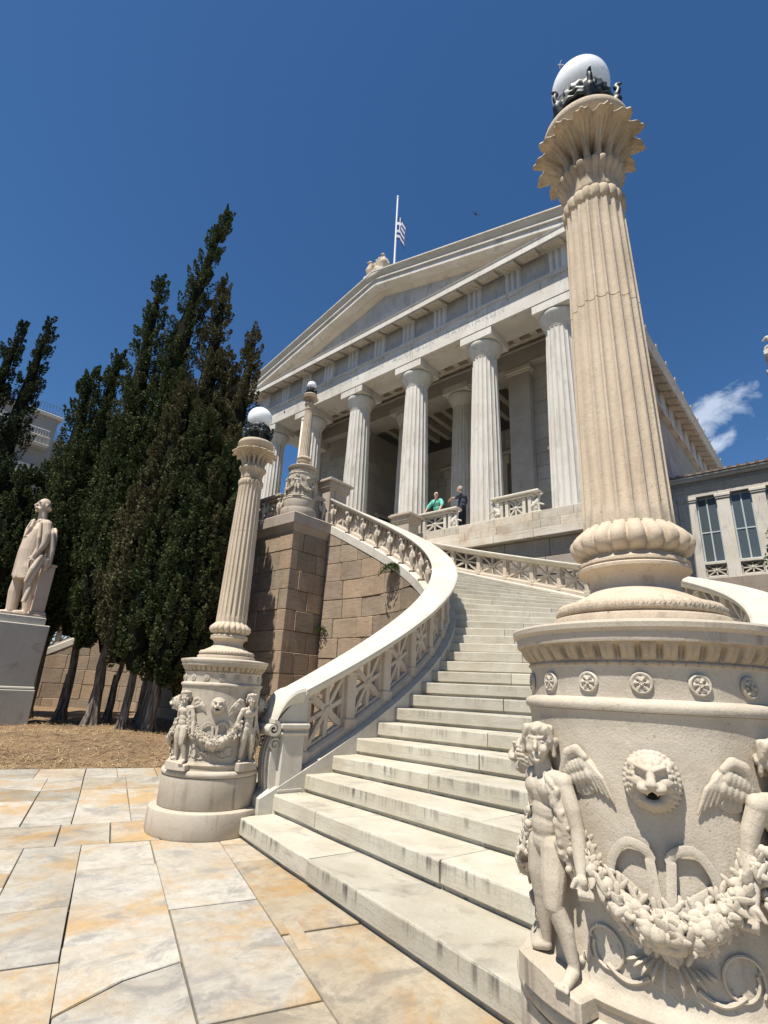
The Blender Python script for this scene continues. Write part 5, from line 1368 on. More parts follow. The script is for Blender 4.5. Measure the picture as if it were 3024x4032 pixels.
# inscription on the architrave
cu = bpy.data.curves.new('inscription', 'FONT'); cu.body = 'ΩΚΟΔΟΜΗΘΗ   ΔΑΠΑΝΑΙΣ   ΤΩΝ   ΑΔΕΛΦΩΝ   ΒΑΛΛΙΑΝΩΝ'; cu.size = .40; cu.align_x = 'CENTER'; cu.extrude = .002; cu.space_character = 1.25
to = bpy.data.objects.new('t', cu); COL.objects.link(to); dg = bpy.context.evaluated_depsgraph_get()
tm_ = bpy.data.meshes.new_from_object(to.evaluated_get(dg)); bpy.data.objects.remove(to)
o = link('inscription', tm_, None, lib); tm_.materials.clear(); tm_.materials.append(flatmat('worn_lettering', (.40, .395, .38), .8)); o.location = Vector((XC - .4, Y0 - .0025, 15.36)) - lib.location; o.rotation_euler = (math.pi / 2, 0, 0)
# lamp bracket camera on the wall
mb = MB(); ell(mb, (-7.95, 19.1, 11.2), (.09, .12, .09), None, 12, 8); tube(mb, [(-8.0, 19.3, 11.25), (-7.95, 19.15, 11.2)], .03, 8); cbox(mb, -8.1, -7.85, 19.2, 19.32, 11.2, 11.35, .01)
part('security_camera', mb, M['white_metal'])

# flagpole with the striped flag at half mast
fp = empty('flagpole', 'white flagpole on the ridge with a drooping blue and white striped flag', 'flagpole', (-14.15, 15.8, 19.9))
mb = MB(); tube(mb, [(0, 0, -.3), (0, 0, 2.5), (0, 0, 6.6)], [.06, .055, .045], 10); ell(mb, (.0, 0, 6.65), (.07, .07, .09), None, 10, 8); link('pole', mb.mesh('pole'), M['white_metal'], fp)
def flagmat():
    n = NT('flag_cloth'); uv = n.t.nodes.new('ShaderNodeUVMap'); sp = n.t.nodes.new('ShaderNodeSeparateXYZ'); n.L(uv.outputs[0], sp.inputs[0])
    st = n.math('MODULO', n.math('FLOOR', n.math('MULTIPLY', sp.outputs[1], 9.0)), 2.0)
    col = n.mix(st, (.010, .035, .14), (.46, .48, .52))
    incan = n.math('MULTIPLY', n.math('LESS_THAN', sp.outputs[0], .37), n.math('GREATER_THAN', sp.outputs[1], 4 / 9))
    cr = n.math('MAXIMUM', n.math('LESS_THAN', n.math('ABSOLUTE', n.math('SUBTRACT', sp.outputs[0], .185)), .037), n.math('LESS_THAN', n.math('ABSOLUTE', n.math('SUBTRACT', sp.outputs[1], 6.5 / 9)), .055))
    can = n.mix(cr, (.012, .04, .16), (.62, .64, .68)); return n.done(n.mix(incan, col, can), .8, spec=.1)
nu, nv = 30, 20; V = []; F = []; UV = []
for j in range(nv + 1):
    for i in range(nu + 1):
        u, v = i / nu, j / nv
        # hangs down from the hoist in folds; the top edge slopes steeply
        hx = .55 * math.sin(u * 1.35) * (1 - .25 * (1 - v)); drop = -1.55 * u ** 1.15
        fold = .12 * math.sin(u * 9 + v * 2.0) * u
        V.append((.05 + hx * 1.45 + .03 * math.sin(u * 7), -.12 * u + fold, 5.2 - 1.55 * (1 - v) * (1 - .30 * u) + drop)); UV.append((u, v))
for j in range(nv):
    for i in range(nu):
        a = j * (nu + 1) + i; F.append((a, a + 1, a + nu + 2, a + nu + 1))
me = bpy.data.meshes.new('flag'); me.from_pydata(V, [], F); uvl = me.uv_layers.new(name='UVMap')
for lp in me.loops: uvl.data[lp.index].uv = UV[lp.vertex_index]
me.polygons.foreach_set('use_smooth', [True] * len(me.polygons)); link('flag', me, flagmat(), fp)

# ================================================================== right wing, pavilion, apartment house
wg = empty('wing_building', 'low marble wing with tall grey windows between pilasters beside the temple', 'building', (-1, 27.6, 0))
def wpart(name, mb, m, par=None): 
    me = mb.mesh(name) if isinstance(mb, MB) else mb
    return rel(link(name, me, m), wg)
YW = 27.6
mb = MB(); cbox(mb, -5.5, 7.5, YW + .32, 40, -.05, 11.9, .02); wpart('wall_core', mb, M['cella'])
mb = MB(); cbox(mb, -5.48, 7.5, YW - .05, YW + .6, 5.0, 6.95, .02); wpart('wall_base', mb, M['podium'])
mb = MB(); cbox(mb, -5.46, 7.5, YW, YW + .5, 10.95, 11.2, .01); cbox(mb, -5.46, 7.5, YW - .03, YW + .5, 11.2, 11.42, .01); cbox(mb, -5.46, 7.5, YW - .08, YW + .5, 11.42, 11.5, .02); wpart('architrave', mb, M['temple'])
mb = MB(); cbox(mb, -5.46, 7.5, YW - .02, YW + .5, 11.5, 11.72, .01); wpart('frieze', mb, M['frieze'])
mb = MB(); cbox(mb, -5.5, 7.5, YW - .28, YW + .5, 11.72, 11.84, .02); cbox(mb, -5.5, 7.5, YW - .36, YW + .5, 11.84, 11.96, .03); wpart('cornice', mb, M['temple'])
mb = MB(); prism(mb, [(YW - .4, 11.965), (YW - .4, 12.03), (YW + 6, 13.4), (YW + 6, 13.3)], -5.5, 7.5, 'x'); wpart('roof', mb, M['tile'])
for k in range(36):
    mb = MB(); x = -5.3 + k * .36; tube(mb, [(x, YW - .42, 12.02), (x, YW + 1.5, 12.45)], .075, 8); wpart('roof_tile', mb, M['tile'])
px_ = [(-5.45, -5.22), (-5.2, -4.42), (-3.56, -3.03), (-2.18, -1.65), (-.80, -.27), (.58, 1.11)]
for a, b in px_:
    mb = MB(); cbox(mb, a, b, YW + .02, YW + .5, 6.95, 10.72, .012); cbox(mb, a - .03, b + .03, YW - .02, YW + .5, 10.72, 10.80, .01); cbox(mb, a - .06, b + .06, YW - .05, YW + .5, 10.80, 10.945, .02); wpart('pilaster', mb, M['temple'])
for a, b in zip([p[1] for p in px_[1:-1]], [p[0] for p in px_[2:]]):
    mb = MB(); y = YW + .22
    for x in (a, (a + b) / 2 - .03, b - .06): cbox(mb, x, x + .06, y - .04, y + .04, 7.72, 10.94, .006)
    for z in (7.72, 9.14, 10.84): cbox(mb, a, b, y - .035, y + .035, z, z + .06, .006)
    wf = wpart('window', mb, M['frame'])
    for i in range(2):
        for z0, z1 in ((7.78, 9.14), (9.2, 10.84)):
            mb = MB(); xx = a + .06 if i == 0 else (a + b) / 2 + .03; cbox(mb, xx, xx + (b - a) / 2 - .09, y - .01, y + .01, z0, z1, .002)
            o = link('pane', mb.mesh('pane'), M['glass'], wf)
    mb = MB(); cbox(mb, a, b, YW - .02, YW + .4, 7.6, 7.72, .01); cbox(mb, a, b, YW - .02, YW + .4, 6.95, 7.05, .01); wpart('window_sill', mb, M['temple'])
    o = link('lattice_panel', flat_panel(b - a - .04, .54), M['rail'], wg); o.location = Vector(((a + b) / 2, YW + .1, 7.06)) - wg.location
pv = empty('pavilion_building', 'corner of a taller marble pavilion with a carved griffin on its roof edge', 'building', (5, 20, 0))
def ppart(name, mb, m): return rel(link(name, mb.mesh(name) if isinstance(mb, MB) else mb, m), pv)
X9 = .05; 
mb = MB(); cbox(mb, X9, 14, 20.5, 38, -.05, 12.6, .03); ppart('wall', mb, M['temple'])
mb = MB(); cornice(mb, [(X9, 38), (X9, 20.5), (14, 20.5)], [(-.4, 12.4), (.0, 12.4), (.06, 12.55), (.42, 12.75), (.42, 12.95), (.5, 13.05), (.5, 13.2), (-.4, 13.25)]); ppart('cornice', fixn(mb.mesh('cornice')), M['temple'])
mb = MB(); 
for k in range(12): cbox(mb, X9 - .36, X9 - .02, 20.6 + k * 1.0, 20.6 + k * 1.0 + .5, 12.62, 12.72, .01)
ppart('dentils', mb, M['soffit'])
mb = MB(); cbox(mb, X9 + .3, 14, 20.8, 38, 13.25, 13.6, .03); ppart('roof', mb, M['tile'])
o = link('acroterion', blob('acroterion', [('b', (-.3, .3, -.3, .3, 0, .1), .02), ('p', [(.1, 0, .15), (0, -.02, .35), (-.12, 0, .6)], [.18, .17, .11]), ('e', (-.2, 0, .68), (.12, .09, .09)), ('c', (-.28, 0, .66), (-.38, 0, .6), .05, .02), ('p', [(-.1, -.05, .35), (-.3, -.05, .3), (-.35, -.05, .12)], [.07, .05, .04]),
                         ('p', [(.05, 0, .4), (.2, 0, .6), (.12, 0, .9)], [.1, .13, .05]), ('p', [(.2, 0, .15), (.35, 0, .3), (.33, 0, .5)], [.08, .05, .03])], .025, 1), M['rail'], pv)
o.location = Vector((X9 - .12, 20.4, 13.2)) - pv.location
for k in range(10):
    o = link('antefix', AF, M['soffit'], pv); o.location = Vector((X9 - .5, 21.6 + k * 1.1, 12.98)) - pv.location; o.rotation_euler = (0, 0, math.pi)

ap = empty('apartment_building', 'distant beige apartment block with balconies behind the cypresses', 'building', (-58, 5, 0))
def apart(name, mb, m): return rel(link(name, mb.mesh(name) if isinstance(mb, MB) else mb, m), ap)
AX = -58.0; AY1 = 14.0; AT = 26.3
mb = MB(); cbox(mb, -74, AX, -14, AY1, -.05, AT, .05); apart('wall', mb, M['plaster'])
mb = MB(); cbox(mb, -74, AX - 2.5, AY1, AY1 + 4.5, -.05, AT - 1.6, .05); apart('wall', mb, M['plaster'])
mb = MB(); cbox(mb, -74, AX + .35, -14, AY1 + .3, AT, AT + .35, .05); apart('roof_cornice', mb, M['plaster_light'])
mb = MB(); cbox(mb, -74, AX - 2.2, AY1 + .3, AY1 + 4.7, AT - 1.6, AT - 1.3, .05); apart('roof_cornice', mb, M['plaster_light'])
mb = MB()
for y in np.arange(-14, AY1 + .2, .28): tube(mb, [(AX + .2, y, AT + .3), (AX + .2, y, AT + 1.35)], .018, 5)
for z in (AT + .5, AT + 1.35): tube(mb, [(AX + .2, -14, z), (AX + .2, AY1 + .2, z)], .03, 5)
for y in np.arange(AY1 + .4, AY1 + 4.6, .28): tube(mb, [(AX - 2.4, y, AT - 1.3), (AX - 2.4, y, AT - .2)], .018, 5)
tube(mb, [(AX - 2.4, AY1 + .3, AT - .2), (AX - 2.4, AY1 + 4.6, AT - .2)], .03, 5)
apart('roof_railing', mb, M['iron'])
for fl in range(5):
    z = AT - 3.4 - fl * 3.3
    mb = MB(); cbox(mb, AX - .2, AX + 1.2, -14, AY1 - .6, z - .28, z, .04); cbox(mb, AX - .2, AX + 1.28, -14, AY1 - .55, z - .1, z - .02, .03); apart('balcony', mb, M['plaster_light'])
    mb = MB()
    if fl == 0:
        for y in np.arange(-13.9, AY1 - .7, .34): tube(mb, [(AX + 1.05, y, z), (AX + 1.05, y, z + .2), (AX + 1.05, y, z + .45), (AX + 1.05, y, z + .7)], [.06, .12, .1, .05], 6)
        cbox(mb, AX + .95, AX + 1.2, -14, AY1 - .6, z + .7, z + .82, .03); cbox(mb, AX + .98, AX + 1.18, AY1 - .9, AY1 - .6, z, z + .8, .02)
    else:
        cbox(mb, AX + 1.0, AX + 1.12, -14, AY1 - .6, z, z + .95, .03)
    apart('balcony_parapet', mb, M['plaster_light'])
    if fl == 0:
        mb = MB()
        for y in np.arange(-13.9, AY1 - .7, .24): tube(mb, [(AX + .9, y, z + .8), (AX + .9, y, z + 1.6)], .014, 4)
        tube(mb, [(AX + .9, -14, z + 1.6), (AX + .9, AY1 - .7, z + 1.6)], .022, 5); apart('balcony_railing', mb, M['white_metal'])
    for y in (-10.5, -6.5, -2.5, 1.5, 5.2, 9.2):
        mb = MB()
        for a in (0, 1.05): cbox(mb, AX - .1, AX + .06, y + a, y + a + .16, z + .02, z + 2.25, .01)
        cbox(mb, AX - .1, AX + .1, y - .06, y + 1.27, z + 2.25, z + 2.45, .02); w_ = apart('window', mb, M['plaster_light'])
        mb = MB(); cbox(mb, AX - .1, AX + .02, y + .16, y + 1.05, z + .02, z + 2.25, .005); link('pane', mb.mesh('pane'), M['glass'], w_)
# ================================================================== cypresses
def prof_(t, pk): return np.minimum(1, (t / pk + .10) ** .7) * np.clip(1 - t, 0, 1) ** .58
def foliage(name, spires, seed, size=1.0):
    """spires: (ox, oy, z0, z1, rmax, lean_x, lean_y, peak); upright flame-shaped tufts of sprays over each spire"""
    r = np.random.default_rng(seed); base = []; axis = []; LL = []; RR = []
    for (ox, oy, z0, z1, rm, lx, ly, pk) in spires:
        h = z1 - z0; n_ = int(h * rm * 2 * math.pi * .62 / .115) + 14
        t = r.random(n_ * 4); p = prof_(t, pk); keep = r.random(n_ * 4) < p * .88 + .12; t = t[keep][:n_]; p = p[keep][:n_]; m = len(t)
        t = np.concatenate([t, np.linspace(.86, .985, 12)]); p = prof_(t, pk); m = len(t)
        a = r.uniform(0, 2 * np.pi, m); lump = 1 + .16 * np.sin(a * 2 + t * h * .8 + ox * 3) + .12 * np.sin(a * 3 - t * h * 1.3 + oy) + r.normal(0, .10, m)
        rr = rm * p * lump * .84
        c = np.stack([ox + lx * t ** 2 + rr * np.cos(a), oy + ly * t ** 2 + rr * np.sin(a), z0 + t * h - .12], 1)
        ax = np.stack([np.cos(a) * (.25 + .35 * r.random(m)) + 2 * lx * t / h, np.sin(a) * (.25 + .35 * r.random(m)) + 2 * ly * t / h, np.ones(m)], 1); ax /= np.linalg.norm(ax, axis=1)[:, None]
        k = (.5 + .5 * p) * size
        base.append(c); axis.append(ax); LL.append(r.uniform(.38, .85, m) * k); RR.append(r.uniform(.11, .22, m) * k)
    base = np.concatenate(base); axis = np.concatenate(axis); LL = np.concatenate(LL); RR = np.concatenate(RR); m = len(base)
    e1 = np.cross(axis, [0.3, 1, .1]); e1 /= np.linalg.norm(e1, axis=1)[:, None]; e2 = np.cross(axis, e1)
    S = 118
    u = r.random((m, S)); w = r.uniform(0, 2 * np.pi, (m, S))
    fl = np.minimum(1, (u / .3 + .25)) * (1 - u) ** .6 * r.uniform(.75, 1.08, (m, S))
    rad = fl * RR[:, None]
    dirr = e1[:, None] * np.cos(w)[..., None] + e2[:, None] * np.sin(w)[..., None]
    P = base[:, None] + axis[:, None] * (u * LL[:, None])[..., None] + dirr * rad[..., None]
    d = dirr * .75 + axis[:, None] * .55 + r.normal(0, .55, (m, S, 3)); d /= np.linalg.norm(d, axis=2)[..., None]
    L = r.uniform(.045, .10, (m, S, 1)); sd = np.cross(d, r.normal(0, 1, (m, S, 3))); sd /= np.linalg.norm(sd, axis=2)[..., None] + 1e-9
    W = L * r.uniform(.20, .34, (m, S, 1))
    b0 = P - d * L * .35; tip = P + d * L * .65; mid = P + d * L * .1
    V = np.stack([b0, mid + sd * W, tip, mid - sd * W], 2).reshape(-1, 3)
    return npmesh(name, V, np.arange(len(V)).reshape(-1, 4))
def core_mesh(spires):  # smooth solid added inside each spire to stop the view through the crown
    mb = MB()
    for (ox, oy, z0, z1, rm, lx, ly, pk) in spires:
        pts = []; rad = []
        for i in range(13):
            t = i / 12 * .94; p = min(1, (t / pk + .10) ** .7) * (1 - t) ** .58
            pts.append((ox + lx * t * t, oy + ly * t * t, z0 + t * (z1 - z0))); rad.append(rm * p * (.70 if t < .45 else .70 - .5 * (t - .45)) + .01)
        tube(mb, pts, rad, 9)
    return mb.mesh('crown_core')
def cypress(name, label, x, y, spires, trunk, seed, mat='cypress', tz=2.3, lean=(0, 0), size=1.0):
    spires = [(a, b, c - .45, d, e, f, g_, h) for a, b, c, d, e, f, g_, h in spires]
    zb = gz(x, y) - .03; t = empty(name, label, 'tree', (x, y, zb), group='cypresses of the garden')
    mb = MB(); rr = random.Random(seed)
    trunk *= .72
    pts = [(0, 0, -.05)]; rad = [trunk * 1.3]
    for i in range(1, 9):
        q = i / 8; pts.append((lean[0] * q + rr.uniform(-.03, .03), lean[1] * q + rr.uniform(-.03, .03), q * (tz + 1.5))); rad.append(trunk * (1.12 - .42 * q))
    tube(mb, pts, rad, 14)
    for k in range(4):          # bare limbs turning up under the crown
        a = k * 1.6 + rr.random(); z = tz * .62 + k * .22
        tube(mb, [(lean[0] * z / (tz + 1.5), lean[1] * z / (tz + 1.5), z), (math.cos(a) * .14, math.sin(a) * .14, z + .6), (math.cos(a) * .22, math.sin(a) * .22, z + 1.6)], [trunk * .38, trunk * .3, trunk * .18], 7)
    # buttress ridges at the root
    for k in range(5):
        a = k * 1.26 + rr.random(); tube(mb, [(math.cos(a) * trunk * 2.0, math.sin(a) * trunk * 2.0, -.05), (math.cos(a) * trunk * .9, math.sin(a) * trunk * .9, .35), (math.cos(a) * trunk * .6, math.sin(a) * trunk * .6, 1.2)], [trunk * .4, trunk * .42, trunk * .25], 7)
    link('trunk', autosmooth(mb.mesh('trunk'), 60), M['bark'], t)
    cr = link('crown', foliage('crown', spires, seed, size=size), M[mat], t); link('crown_core', core_mesh(spires), M['core'], cr)
    return t
# (ox, oy, z0, z1, rmax, lean_x, lean_y, peak)
cypress('cypress_tree', 'tallest cypress, its thin crooked tip bending over above all the others', -14.4, 5.85, [(0, 0, 2.6, 11.6, 1.0, .1, .2, .3), (.1, .05, 6.5, 17.1, .50, .35, .75, .22), (-.35, -.5, 3.0, 13.5, .62, -.05, -.1, .25), (.5, .1, 2.4, 9.8, .85, .2, .1, .3), (-.1, -.5, 2.3, 7.5, .8, .1, -.1, .4)], .17, 31)
cypress('cypress_tree', 'tall brownish cypress with a tufted tip beside the tallest one', -13.5, 6.75, [(0, 0, 2.5, 13.9, .72, -.1, .1, .25), (.35, .35, 2.6, 10.5, .8, .15, .2, .3), (-.15, -.4, 2.2, 9.4, .85, 0, -.1, .35), (.3, -.3, 2.0, 7.2, .8, .1, 0, .4)], .15, 32, 'cypress2')
cypress('cypress_tree', 'cypress with twin points close against the corner of the pediment', -12.7, 7.4, [(0, 0, 2.4, 12.1, .62, .0, .3, .28), (-.4, -.35, 2.4, 11.1, .5, 0, 0, .3), (.35, -.35, 1.6, 8.0, .85, .25, 0, .35), (.75, -.75, 1.2, 6.4, .72, .15, -.05, .35), (.0, -.7, 1.5, 6.0, .7, .1, 0, .4)], .13, 33, 'cypress2')
cypress('cypress_tree', 'broad low cypress standing just behind the slender lamp shaft', -12.35, 6.3, [(0, 0, 1.7, 8.3, 1.0, .05, 0, .35), (-.5, -.3, 2.0, 7.4, .8, -.1, 0, .35), (.45, .45, 1.4, 7.2, .8, .2, .1, .35), (.5, -.1, 1.5, 5.6, .7, .1, 0, .4), (-.1, -.6, 1.8, 5.2, .7, 0, 0, .4)], .13, 34, 'cypress', tz=1.9)
cypress('cypress_tree', 'dark cypress with two leaning points to the left of the tallest one', -16.35, 5.0, [(0, 0, 2.8, 11.1, .72, .1, .1, .3), (-.1, -.45, 2.9, 10.4, .55, .0, -.05, .3), (.4, .4, 2.6, 9.3, .85, .1, .2, .35), (.5, -.3, 2.4, 7.6, .85, .0, -.1, .4)], .15, 35, 'cypress')
cypress('cypress_tree', 'bushy cypress with a rounded crown right behind the stone statue', -16.0, 5.7, [(0, 0, 2.7, 8.9, .95, 0, -.1, .4), (-.35, -.6, 2.8, 7.9, .85, -.1, -.2, .4), (.45, -.2, 2.6, 8.0, .8, .1, 0, .4), (.1, -1.0, 2.6, 6.6, .85, 0, -.2, .4)], .14, 36, 'cypress')
cypress('cypress_tree', 'left one of two narrow cypresses joined like twins beyond the statue', -19.75, 2.65, [(0, 0, 2.2, 12.7, .62, .05, .3, .3), (-.3, -.4, 2.0, 7.9, .8, 0, -.2, .4), (.3, -.8, 1.8, 6.0, .8, 0, -.2, .4)], .17, 37, 'cypress3')
cypress('cypress_tree', 'right one of two narrow cypresses joined like twins beyond the statue', -19.5, 3.4, [(0, 0, 2.2, 13.1, .58, .05, .25, .3), (.2, .3, 2.2, 7.4, .75, 0, .1, .4)], .17, 38, 'cypress3')
cypress('cypress_tree', 'short cypress filling the gap under the beige apartment block', -18.1, 4.6, [(0, 0, 2.1, 7.5, .95, 0, 0, .45), (.3, -.7, 2.0, 7.0, .9, 0, 0, .45), (-.2, .7, 2.2, 7.3, .9, 0, 0, .45)], .13, 39, 'cypress')
cypress('cypress_tree', 'low dark cypress at the foot of the joined twin cypresses', -18.4, 3.3, [(0, 0, 1.9, 7.2, .95, 0, 0, .45), (-.2, -.7, 1.9, 6.8, .9, 0, 0, .45)], .13, 43, 'cypress3')
cypress('cypress_tree', 'thin trunked cypress leaning over the sunlit wall', -15.3, 6.6, [(0, 0, 2.2, 9.0, .9, .1, 0, .35), (-.3, -.3, 2.2, 7.8, .8, 0, 0, .35)], .09, 40, 'cypress', lean=(.35, .1))
cypress('cypress_tree', 'cypress with its grey trunk nearest the lamp pedestal', -13.0, 6.0, [(0, 0, 2.1, 9.2, .9, 0, 0, .35), (-.4, -.1, 2.2, 8.2, .8, 0, 0, .35), (.0, -.5, 1.9, 6.2, .75, 0, -.1, .4)], .12, 41, 'cypress2', tz=2.0)
cypress('cypress_tree', 'dense cypress packed in behind the tallest one', -14.9, 7.3, [(0, 0, 2.5, 10.5, 1.0, 0, 0, .3), (.4, .3, 2.4, 8.8, .8, 0, 0, .35)], .13, 42, 'cypress3')

# leafy tree in front of the right wing
def leafy(name, label, loc, rad, n_, seed, trunk_h, lsz=.12):
    r = np.random.default_rng(seed); t = empty(name, label, 'tree', loc)
    mb = MB(); tube(mb, [(0, 0, 0), (.05, 0, trunk_h * .6), (0, .05, trunk_h + rad * .6)], [.12, .1, .05], 8)
    for k in range(6): a = k * 1.05; tube(mb, [(0, 0, trunk_h * .8), (math.cos(a) * rad * .4, math.sin(a) * rad * .4, trunk_h + rad * .4), (math.cos(a) * rad * .75, math.sin(a) * rad * .75, trunk_h + rad * (.5 + .12 * k))], [.05, .03, .012], 6)
    link('trunk', mb.mesh('trunk'), M['bark'], t)
    d = r.normal(0, 1, (n_, 3)); d /= np.linalg.norm(d, axis=1)[:, None]; q = rad * r.uniform(.35, 1.0, n_) ** .6 * (1 + .2 * np.sin(d[:, 0] * 7) * np.sin(d[:, 2] * 6 + d[:, 1] * 5))
    c = d * q[:, None] * np.array([1, 1, 1.05]) + np.array([0, 0, trunk_h + rad])
    ax = r.normal(0, 1, (n_, 3)) + d * .8; ax /= np.linalg.norm(ax, axis=1)[:, None]; sd = np.cross(ax, r.normal(0, 1, (n_, 3))); sd /= np.linalg.norm(sd, axis=1)[:, None]
    L = (lsz * r.uniform(.7, 1.2, n_))[:, None]
    V = np.stack([c, c + ax * L * .5 + sd * L * .28, c + ax * L, c + ax * L * .5 - sd * L * .28], 1).reshape(-1, 3)
    link('crown', npmesh('crown', V, np.arange(len(V)).reshape(-1, 4)), M['leaf'], t); return t
leafy('orange_tree', 'green leafy tree poking in before the windows of the low wing', (-.35, 20.6, 0), 1.15, 9000, 51, 4.95, .13)
# weeds rooted in the wall joints
def weed(label, loc, n_, L_, seed):
    r = random.Random(seed); mb = MB()
    for i in range(n_):
        a = r.uniform(0, 2 * math.pi); l = L_ * r.uniform(.5, 1.1); h = r.uniform(.1, .6)
        pts = [Vector((math.cos(a) * l * t, math.sin(a) * l * t, l * (h * t - 1.0 * t * t))) for t in (0, .35, .7, 1)]
        tube(mb, pts, [.006, .006, .005, .002], 4)
        for t in (.3, .5, .65, .8, .95):
            for s in (-1, 1):
                p = pts[0].lerp(pts[-1], t) + Vector((0, 0, l * (h * t - t * t) - (pts[0].lerp(pts[-1], t)).z)); d = Vector((-math.sin(a) * s, math.cos(a) * s, r.uniform(-.3, .5))) * .045 * L_ / .25
                n2 = Vector((math.cos(a), math.sin(a), 0)) * .014 * L_ / .25
                mb.add([p, p + d * .5 + n2, p + d, p + d * .5 - n2], [(0, 1, 2, 3)])
    o = link('wall_weed', mb.mesh('wall_weed'), M['leaf']); o.location = loc; tag(o, label, 'plant')
weed('green weed tuft growing where the curved wall meets the square block', (-11.05, 10.15, 2.95), 60, .32, 1)
weed('small weed low on the wall just above the stair coping', (-10.9, 10.2, 1.55), 40, .26, 2)
weed('weeds hanging under the griffin balustrade', pol(5.3, 70, 4.3), 55, .36, 3)

# ================================================================== statue
px0, py0 = -15.1, 3.9; zt = gz(px0, py0)
pd = empty('statue_pedestal', 'plain grey stepped pedestal standing in the dry garden', 'pedestal', (px0, py0, zt - .08))
for nm, (w, z0, z1, tp) in {'foot': (.62, 0, .86, .98), 'moulding': (.60, .862, .93, .97), 'die': (.565, .932, 2.32, 1.045), 'top_slab': (.50, 2.322, 2.5, 1.0)}.items():
    mb = MB(); cbox(mb, -w, w, -w, w, z0, z1, .02, fn=(lambda z0, z1, tp: (lambda x, y, z: (x * (1 + (tp - 1) * (z - z0) / (z1 - z0)), y * (1 + (tp - 1) * (z - z0) / (z1 - z0)), z)))(z0, z1, tp)); link(nm, mb.mesh(nm), M['pedestal'], pd)
# man in a long coat with a cloak on his shoulder; faces -y, height 2.75
def statue():
    P = []
    # legs and shoes
    P += [('p', [(-.20, -.06, .95), (-.20, -.12, .55), (-.19, -.10, .14)], [.17, .145, .12]), ('p', [(-.19, -.10, .07), (-.20, -.36, .055)], [.085, .06]),
          ('p', [(.14, .06, .95), (.15, .10, .5), (.16, .14, .14)], [.17, .15, .12]), ('p', [(.16, .14, .07), (.21, -.12, .055)], [.085, .06])]
    # long coat as one smooth loft, neck
    P += [('s', [(0, -.02, .80, .315, .275), (-.01, -.03, .86, .31, .272), (-.01, -.035, 1.0, .295, .262), (-.01, -.045, 1.2, .28, .255), (0, -.055, 1.45, .275, .255), (0, -.045, 1.7, .28, .24), (0, -.02, 1.92, .30, .215), (0, 0, 2.02, .29, .175), (0, 0, 2.10, .19, .13), (0, -.015, 2.17, .105, .105), (0, -.04, 2.42, .092, .095)]),
          ('c', (-.25, 0, 2.0), (.25, .02, 2.0), .115, .115), ('p', [(-.11, .05, 2.17), (-.10, -.08, 2.16), (0, -.13, 2.12), (.10, -.08, 2.16), (.11, .05, 2.17)], [.03, .03, .025, .03, .03])]
    for k in range(5): P.append(('p', [(.05 + .05 * k, -.26 + .03 * k, 1.25), (.10 + .05 * k, -.27 + .035 * k, 1.05), (.13 + .05 * k, -.265 + .05 * k, .84)], [.012, .02, .022]))
    P.append(('p', [(-.02, -.29, 1.72), (-.03, -.315, 1.4), (-.04, -.31, .86)], [.016, .018, .018]))
    # lapels and buttons
    P += [('p', [(-.03, -.21, 2.14), (-.09, -.25, 1.95), (-.02, -.285, 1.75)], [.035, .04, .025]), ('p', [(.06, -.20, 2.14), (.12, -.24, 1.96), (.03, -.285, 1.75)], [.035, .04, .025])]
    for k in range(4): P += [('e', (-.07, -.275 - .012 * (k == 2), 1.74 - .13 * k), (.022, .02, .022)), ('e', (.09, -.265, 1.74 - .13 * k), (.022, .02, .022))]
    # head: bald, heavy moustache
    hd = [('e', (0, -.03, 2.53), (.118, .15, .165)), ('e', (0, -.075, 2.44), (.095, .10, .095)), ('p', [(0, -.18, 2.545), (0, -.225, 2.485)], [.018, .030]), ('c', (-.07, -.165, 2.575), (.07, -.165, 2.575), .019, .019),
          ('p', [(-.10, -.13, 2.395), (-.045, -.195, 2.435), (0, -.20, 2.445), (.045, -.195, 2.435), (.10, -.13, 2.395)], [.014, .026, .022, .026, .014]), ('e', (0, -.165, 2.365), (.05, .04, .034)),
          ('e', (.122, -.005, 2.50), (.018, .032, .048)), ('e', (-.122, -.005, 2.50), (.018, .032, .048)), ('p', [(.115, .03, 2.47), (.08, .1, 2.44), (-.08, .1, 2.44), (-.115, .03, 2.47)], [.024, .036, .036, .024])]
    for p_ in hd:
        if p_[0] == 'e': P.append(('e', (p_[1][0], p_[1][1] - .02, p_[1][2] + .02), p_[2]))
        elif p_[0] == 'c': P.append(('c', (p_[1][0], p_[1][1] - .02, p_[1][2] + .02), (p_[2][0], p_[2][1] - .02, p_[2][2] + .02), p_[3], p_[4]))
        else: P.append(('p', [(q_[0], q_[1] - .02, q_[2] + .02) for q_ in p_[1]], p_[2]))
    # left arm down, hand on the cloak edge
    P += [('p', [(.31, .02, 2.04), (.39, .06, 1.80), (.41, .04, 1.58)], [.125, .115, .095]), ('p', [(.41, .04, 1.58), (.40, -.03, 1.42), (.38, -.08, 1.30)], [.095, .08, .06]), ('e', (.375, -.09, 1.25), (.05, .065, .06))]
    for k in range(4): P.append(('p', [(.395, -.135 + .035 * k, 1.235), (.415, -.15 + .035 * k, 1.185), (.40, -.15 + .035 * k, 1.135)], [.02, .018, .014]))
    P.append(('p', [(.38, -.14, 1.27), (.36, -.185, 1.22)], [.021, .017]))
    # right arm bent behind
    P += [('p', [(-.31, .02, 2.04), (-.38, .04, 1.78), (-.36, -.02, 1.58)], [.12, .11, .09]), ('p', [(-.36, -.02, 1.58), (-.25, -.16, 1.50)], [.085, .065]), ('e', (-.21, -.2, 1.5), (.055, .05, .05))]
    return P
